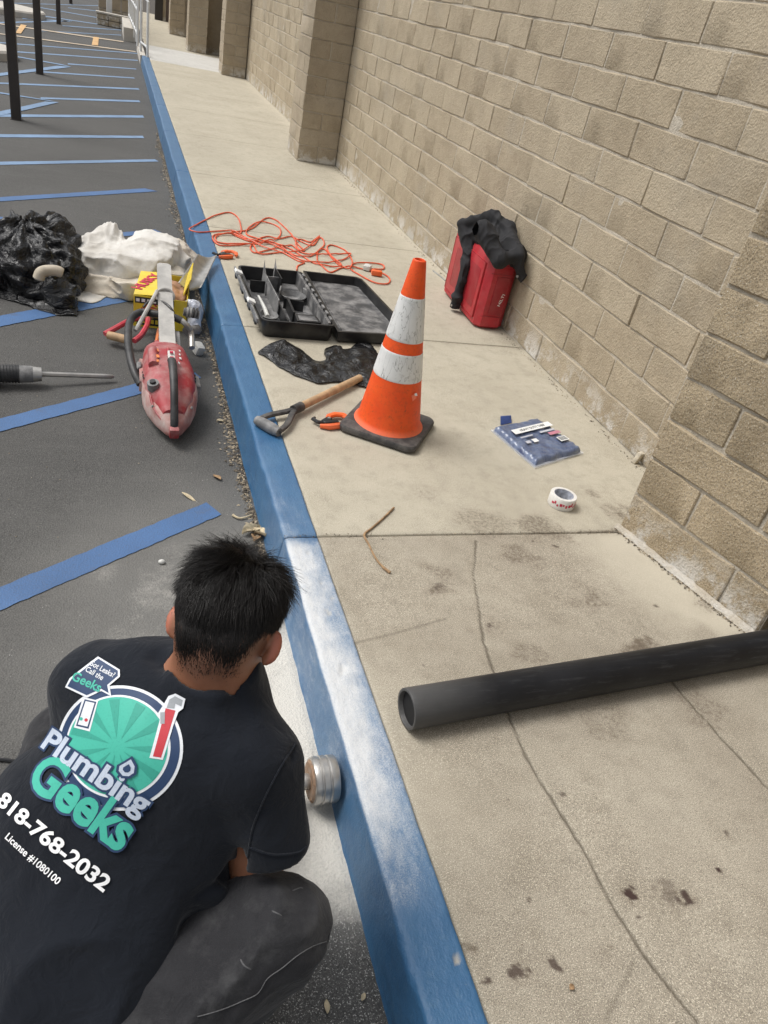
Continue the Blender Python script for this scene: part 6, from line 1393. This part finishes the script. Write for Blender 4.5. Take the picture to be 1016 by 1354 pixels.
for a_ in ([(0.2651, 0.623, 0.3335), (0.2763, 0.6231, 0.3407), (0.2808, 0.6211, 0.3406)], [(0.1883, 0.58, 0.2243), (0.1939, 0.5722, 0.2167), (0.2051, 0.5648, 0.2131)], [(0.2346, 0.6122, 0.2991), (0.2503, 0.6028, 0.2954)]):
    q_ = drape(catmull(a_, 5), bvh_j, -.0004)
    if len(q_) > 3: o = MB().tube(q_, [.0004] + [.0013] * (len(q_) - 2) + [.0004], 6).build('paint_scuff', M_STITCH, None, True); world_child(o, jeans)
# ---- boots
for an, dr_ in ((ANR, (.80, .55, 0)), (ANL, (.35, .9, 0))):
    an = np.array((an[0], an[1], -.15)); dr_ = nrm(dr_); c = an + dr_ * .05
    sd2 = np.array((-dr_[1], dr_[0], 0)); BA = np.stack([dr_, sd2, np.array((0, 0, 1.))])
    def f(P, c=c, BA=BA, an=an, dr_=dr_): 
        d = ellip(P, c + BA[0] * .05 + [0, 0, .04], BA, (.095, .045, .042)); d = smin(d, ellip(P, c - BA[0] * .06 + [0, 0, .05], BA, (.06, .040, .055)), .03); d = smin(d, rcone(P, c - BA[0] * .05 + [0, 0, .06], c - BA[0] * .055 + [0, 0, .13], .045, .05), .02)
        return smax(d, -.136 - P[:, 2], .005)
    V, F = surf(f, c - [.2, .2, .02], c + [.2, .2, .2], .006); o = link('boot', np_mesh('boot', V, F), pmat('brown_boot_leather', (.09, .055, .035), .6, .3, 20, 120, .3), None, True); world_child(o, man)
    s_ = MB(); s_.loft([[V3(c + BA[0] * math.cos(t) * .150 * (1 if math.cos(t) > 0 else .8) + BA[1] * math.sin(t) * .047 + [0, 0, z]) for t in np.linspace(0, 2 * math.pi, 25)[:-1]] for z in (.0, .016)])
    o2 = s_.build('sole', M_RUBBER, None, True); world_child(o2, o)

# ---- hair, strand by strand
rs = np.random.RandomState(5)
NS = 30000
dirs = rs.normal(size=(NS * 2, 3)); dirs /= np.linalg.norm(dirs, axis=1)[:, None]
x, y, z = dirs.T
n_ = vnoise(dirs, 7, 3) * .06
line = -.92 + .60 * sstep(.3, .9, np.abs(x)) + .80 * sstep(-.2, .85, y)
ok = (z + n_ > line + .16 - .16 * rs.rand(len(z)) ** 2 * (y < 0)) & (y < .86)
dirs = dirs[ok][:NS]; x, y, z = dirs.T; hgt = z - line[ok][:NS]
root = SKC + (dirs * np.array([.0765, .0965, .0905])) @ HAX
bvh_b = BVHTree.FromPolygons(BV_, BF_)
dw = dirs @ HAX
for i in range(len(root)):
    h = bvh_b.ray_cast(V3(SKC + dw[i] * .2), V3(-dw[i]), .2)
    if h[0] is not None: root[i] = h[0]
nl = dirs / np.array([.0765, .0965, .0905]); nl /= np.linalg.norm(nl, axis=1)[:, None]; nw = nl @ HAX
W0 = np.array([.12, -.45, .88])              # the whorl
tl = dirs - W0; tl -= nl * (tl * nl).sum(1)[:, None]; tl /= np.linalg.norm(tl, axis=1)[:, None] + 1e-6
sw_ = np.cross(nl, tl); tl = tl + .35 * sw_
downn = np.array([0, -.15, -1.0]); tl = tl * .75 + downn * .75 * (1 - sstep(.3, .9, z))[:, None] 
cl = np.stack([vnoise(dirs, 5, 41), vnoise(dirs, 5, 42), vnoise(dirs, 5, 43)], 1) * 1.0 + np.stack([vnoise(dirs, 13, 44), vnoise(dirs, 13, 45), vnoise(dirs, 13, 46)], 1) * .55
top_ = sstep(.10, .75, z)
tl = tl + cl * (.25 + 1.0 * top_)[:, None]; tl -= nl * (tl * nl).sum(1)[:, None]; tl /= np.linalg.norm(tl, axis=1)[:, None] + 1e-6
tw = tl @ HAX
L_ = .0040 + .013 * sstep(.0, .45, hgt) + .020 * sstep(.45, 1.1, hgt) + .018 * sstep(.5, 1.0, z); L_ *= rs.uniform(.65, 1.25, len(L_))
lift = .25 + .50 * top_ + .15 * rs.rand(len(L_)); rsd = rs.normal(size=(len(L_), 3)) * .10 + (np.stack([vnoise(dirs, 9, 51), vnoise(dirs, 9, 52), vnoise(dirs, 9, 53)], 1) * .30 + np.stack([vnoise(dirs, 22, 54), vnoise(dirs, 22, 55), vnoise(dirs, 22, 56)], 1) * .22) * top_[:, None]
wd = (.00042 + .00022 * rs.rand(len(L_))) * (.75 + .4 * sstep(.2, .7, hgt))
K = 5; cen = []
for k in range(K):
    t = k / (K - 1); cen.append(root + L_[:, None] * (tw * (t * (1 - .15 * lift[:, None])) + nw * (lift[:, None] * t * (1 - .65 * t)) + rsd * t * t - np.array([0, 0, .10]) * t * t))
VS = []
sidev = np.cross(tw, nw)
for k in range(K):
    wk = wd * (1 - .8 * k / (K - 1)); VS += [cen[k] - sidev * wk[:, None], cen[k] + sidev * wk[:, None] , cen[k] + nw * wk[:, None] * 1.2]
VS = np.stack(VS, 1); nS = len(VS); base = np.arange(nS)[:, None, None] * (3 * K)
fq = []
for k in range(K - 1):
    for j in range(3): fq.append([3 * k + j, 3 * k + (j + 1) % 3, 3 * k + 3 + (j + 1) % 3, 3 * k + 3 + j])
FQ = (base + np.array(fq)[None]).reshape(-1, 4)
hair = link('hair', np_mesh('hair', VS.reshape(-1, 3), FQ), M_HAIR, None, True); world_child(hair, man)

# ---- angle grinder he holds against the kerb face
gr = empty('angle_grinder', (.40, 1.10, -.10), 'grinder with round steel wheel pressed against the blue kerb face', 'grinder')
WX = V3((1, .0, 0)); wc_ = V3((.455, 1.108, -.078))
def dprof(rings, nm, mat, n=40):
    R_ = [[V3((wc_.x + dx, wc_.y + r * math.cos(t * 2 * math.pi / n), wc_.z + r * math.sin(t * 2 * math.pi / n))) for t in range(n)] for dx, r in rings]
    return MB().loft(R_).build(nm, mat, gr, True)
M_WHEEL = pmat('worn_bright_steel', (.50, .49, .47), .32, .25, 30, 90, .3, .001, metal=.85, dust=.35, dustcol=(.5, .46, .40), dsc=30)
M_RUST = pmat('rusty_steel', (.28, .17, .10), .7, .4, 90, 160, .5, .001, metal=.3, dust=.5, dustcol=(.42, .38, .34), dsc=40)
dprof([(.000, .030), (-.002, .050), (.000, .0555), (.006, .0575), (.014, .0575), (.016, .0555), (.019, .0555), (.021, .058), (.034, .058), (.036, .0555), (.039, .0555), (.041, .0575), (.054, .0575), (.060, .055), (.062, .03)], 'grinding_wheel', M_WHEEL)
dprof([(-.006, .018), (-.006, .046), (-.001, .052), (.003, .050)], 'backing_flange', M_RUST)
dprof([(-.032, .0185), (-.030, .020), (-.008, .020), (-.004, .0185)], 'lock_nut', M_STEEL, 12)
dprof([(-.070, .0155), (-.066, .016), (-.034, .016), (-.030, .0155)], 'spindle', M_RUST, 20)
MB().cyl(V3((.385, 1.110, -.078)), V3((.34, 1.105, -.072)), .034, .038, 20).build('gear_head', M_BLKPL, gr, True)
p0_ = V3((.365, 1.108, -.072)); MB().tube([p0_, TW_ + ta_ * .08, TW_ + ta_ * .20, TW_ + ta_ * .30], [.034, .031, .0305, .032], 18).build('motor_housing', M_BLKGRIP, gr, True)
p1_ = TW_ + ta_ * .30; MB().tube(catmull([p1_, p1_ + V3((-.06, -.0, -.03)), p1_ + V3((-.05, .06, -.10)), V3((-.05, 1.20, -.142)), V3((-.25, 1.32, -.144)), V3((-.7, 1.35, -.144))], 8), .0045, 6).build('power_cord', M_BLKPL, gr, True)

# ---- print on the back of the shirt
PC = V3((-0.0226, 0.7349, 0.5365)); PB = V3((0.7625, -0.5530, -0.3154)).normalized(); PA = V3((0.5421, 0.3060, 0.7740)).normalized(); PN = (V3((0, 0, 1.5)) - PC).normalized()
hit = bvh_shirt.ray_cast(V3((0, 0, 1.5)), -PN, 3.0)[0]; dep = 1.08 * (hit - V3((0, 0, 1.5))).length / (PC - V3((0, 0, 1.5))).length; PC = hit
SCL = dep / 1006.42 / 3.7615
def c2(x, y):
    """print layout: x, y in layout units measured on the shirt, returns metres along and across the lettering"""
    dx, dy = (x - 481.5), (y - 718.4); return ((dx * .8173 + dy * .5762) * SCL, (dx * .5762 - dy * .8173) * SCL)
def press(name, me_or_bm, layer, mat, cell=.008):
    bm = me_or_bm
    if isinstance(bm, bpy.types.Mesh): bm = bmesh.new(); bm.from_mesh(me_or_bm)
    xs_ = [v.co.x for v in bm.verts]; ys_ = [v.co.y for v in bm.verts]
    for ax, lo, hi in ((0, min(xs_), max(xs_)), (1, min(ys_), max(ys_))):
        k = math.ceil(lo / cell)
        while k * cell < hi:
            n_ = V3((1, 0, 0)) if ax == 0 else V3((0, 1, 0))
            bmesh.ops.bisect_plane(bm, geom=bm.verts[:] + bm.edges[:] + bm.faces[:], plane_co=n_ * (k * cell), plane_no=n_, dist=1e-6); k += 1
    bad = []
    for v in bm.verts:
        p = PC + PB * v.co.x + PA * v.co.y
        h = bvh_shirt.ray_cast(p + PN * .3, -PN, .8)
        if h[0] is None: bad.append(v); continue
        v.co = h[0] + PN * (.0010 + .00035 * layer)
    bmesh.ops.delete(bm, geom=bad, context='VERTS')
    me = bpy.data.meshes.new(name); bm.to_mesh(me); bm.free(); me.materials.clear()
    o = link(name, me, mat, None, True); world_child(o, shirt); return o
def poly(pts, holes=None):
    bm = bmesh.new(); bm.faces.new([bm.verts.new((*c2(*p), 0)) for p in pts]); bmesh.ops.triangulate(bm, faces=bm.faces); return bm
def m_ink(name, col, crack=.25):
    m, nt, b = newmat(name); v = coords(nt, 'World')
    c = mixc(nt, math_(nt, 'MULTIPLY', ramp(nt, noise(nt, v, 260, 4, .7), .52, .70), crack), col, [x * .45 for x in col])
    nt.links.new(c, b.inputs['Base Color']); b.inputs['Roughness'].default_value = .6
    nt.links.new(bump(nt, noise(nt, v, 500, 2), .2, .0005), b.inputs['Normal']); return m
I_NAVY = m_ink('navy_ink', (.018, .045, .115)); I_TEAL = m_ink('teal_ink', (.055, .44, .33)); I_TEAL2 = m_ink('dark_teal_ink', (.035, .33, .25)); I_WHITE = m_ink('white_ink', (.74, .76, .79)); I_SILV = m_ink('silver_ink', (.50, .56, .66), .4)
I_RED = m_ink('red_ink', (.52, .035, .05)); I_GREY = m_ink('grey_ink', (.33, .35, .37)); I_SOLID = m_ink('solid_white_ink', (.86, .86, .86), .05)
def disc(cx, cy, r, n=72, a0=0, a1=2 * math.pi):
    return [(cx + r * math.cos(a0 + (a1 - a0) * k / n), cy + r * math.sin(a0 + (a1 - a0) * k / n)) for k in range(n + (0 if a1 - a0 > 6.2 else 1))]
CX, CY = 590, 590
press('badge_edge', poly(disc(CX, CY, 318, 72)), 0, I_WHITE); press('badge_rim', poly(disc(CX, CY, 302, 72)), 1, I_NAVY)
press('badge_line', poly(disc(CX - 6, CY - 4, 262, 72)), 2, I_WHITE); press('badge_disc', poly(disc(CX - 8, CY - 5, 250, 72)), 3, I_TEAL)
for k in range(11):
    a_ = k * 2 * math.pi / 11 + .1; press('badge_ray', poly([(CX - 8 + 40 * math.cos(a_), CY + 40 * math.sin(a_)), (CX - 8 + 244 * math.cos(a_ - .11), CY + 244 * math.sin(a_ - .11)), (CX - 8 + 244 * math.cos(a_ + .11), CY + 244 * math.sin(a_ + .11))]), 4, I_TEAL2)
# pipe wrench emblem
ux, uy = .30, -.954
def wp_(a, b): return (768 + 40 + a * ux - b * uy * -1 * -1, 0)
def wr(l, s): return (785 + l * ux + s * .954, 620 + l * uy + s * .30)
press('wrench_outline', poly([wr(-40, -34), wr(160, -38), wr(175, -60), wr(245, -40), wr(290, -30), wr(312, 0), wr(300, 55), wr(250, 58), wr(225, 40), wr(150, 34), wr(-30, 32)]), 5, I_WHITE)
press('wrench_handle', poly([wr(-28, -20), wr(225, -26), wr(228, 24), wr(-22, 20)]), 6, I_RED)
press('wrench_jaw', poly([wr(228, -22), wr(275, -20), wr(298, 2), wr(290, 44), wr(258, 46), wr(262, 14), wr(236, 16)]), 6, I_GREY)
press('wrench_jaw', poly([wr(140, -30), wr(196, -46), wr(204, -24), wr(146, -10)]), 7, I_GREY)
press('phone_edge', poly([(412, 330), (490, 352), (447, 512), (364, 488)]), 5, I_WHITE); press('phone', poly([(420, 342), (480, 358), (440, 498), (376, 480)]), 6, I_NAVY); press('phone_screen', poly([(425, 352), (471, 364), (435, 487), (385, 474)]), 7, I_WHITE)
press('phone_button', poly(disc(402, 445, 9, 14)), 8, I_TEAL); press('phone_button', poly(disc(428, 452, 9, 14)), 8, I_RED)
# speech bubble
press('bubble_edge', poly([(489, 103), (602, 184), (602, 224), (548, 272), (556, 330), (506, 300), (432, 334), (316, 273), (340, 225)]), 5, I_WHITE)
press('bubble', poly([(491, 117), (592, 190), (591, 220), (536, 268), (543, 313), (505, 288), (430, 321), (329, 268), (350, 230)]), 6, I_NAVY)
def words(s, x0, y0, x1, y1, cap, layers, spacing=1.0, ref=None):
    """lettering whose baseline runs (x0,y0)-(x1,y1), cap height cap, layers [(offset, mat, layer)]"""
    p0, p1 = V3((*c2(x0, y0), 0)), V3((*c2(x1, y1), 0)); d = (p1 - p0); ang = math.atan2(d.y, d.x)
    base = text_mesh(s, 1.0, .0, spacing=spacing); xs_ = [v.co.x for v in base.vertices]; mnx, mxx = min(xs_), max(xs_)
    H1 = max(v.co.y for v in text_mesh(ref or s[0], 1.0).vertices)
    sx, sy = d.length / (mxx - mnx), cap * SCL / H1
    for off, mat, lay in layers:
        me = text_mesh(s, 1.0, off, spacing=spacing); co = np.zeros(len(me.vertices) * 3, np.float32); me.vertices.foreach_get('co', co); co = co.reshape(-1, 3)
        co[:, 0] = (co[:, 0] - mnx) * sx; co[:, 1] *= sy; ca, sa = math.cos(ang), math.sin(ang)
        X__ = co[:, 0] * ca - co[:, 1] * sa + p0.x; Y__ = co[:, 0] * sa + co[:, 1] * ca + p0.y; co[:, 0] = X__; co[:, 1] = Y__; co[:, 2] = 0
        me.vertices.foreach_set('co', co.ravel()); press('lettering', me, lay, mat, .008)
words('Got Leaks?', 440, 150, 566, 228, 30, [(.012, I_WHITE, 8)], ref='G')
words('Call the', 420, 186, 508, 242, 30, [(.012, I_WHITE, 8)], ref='C')
words('Geeks', 348, 232, 492, 306, 50, [(.02, I_TEAL, 8)], ref='G')
words('Plumbing', 186, 582, 700, 930, 112, [(.09, I_NAVY, 9), (.028, I_SILV, 11)], .98, ref='P')
words('Geeks', 122, 772, 590, 1104, 196, [(.075, I_NAVY, 9), (.03, I_TEAL, 11)], .98, ref='G')
dp = [(650, 655), (668, 690), (664, 722), (640, 738), (610, 736), (590, 712), (594, 688), (622, 672)]
def sc_(p, k): cx_, cy_ = 630, 702; return [(cx_ + (x_ - cx_) * k, cy_ + (y_ - cy_) * k) for x_, y_ in p]
press('drop_edge', poly(sc_(dp, 1.35)), 12, I_NAVY); press('drop', poly(dp), 13, I_SILV); press('drop_mark', poly(sc_(dp, .5)), 14, I_NAVY)
words('818-768-2032', -38, 878, 512, 1300, 76, [(.03, I_SOLID, 5)], ref='8')
words('License #1080100', 20, 1050, 288, 1268, 36, [(.018, I_SOLID, 5)], ref='L')
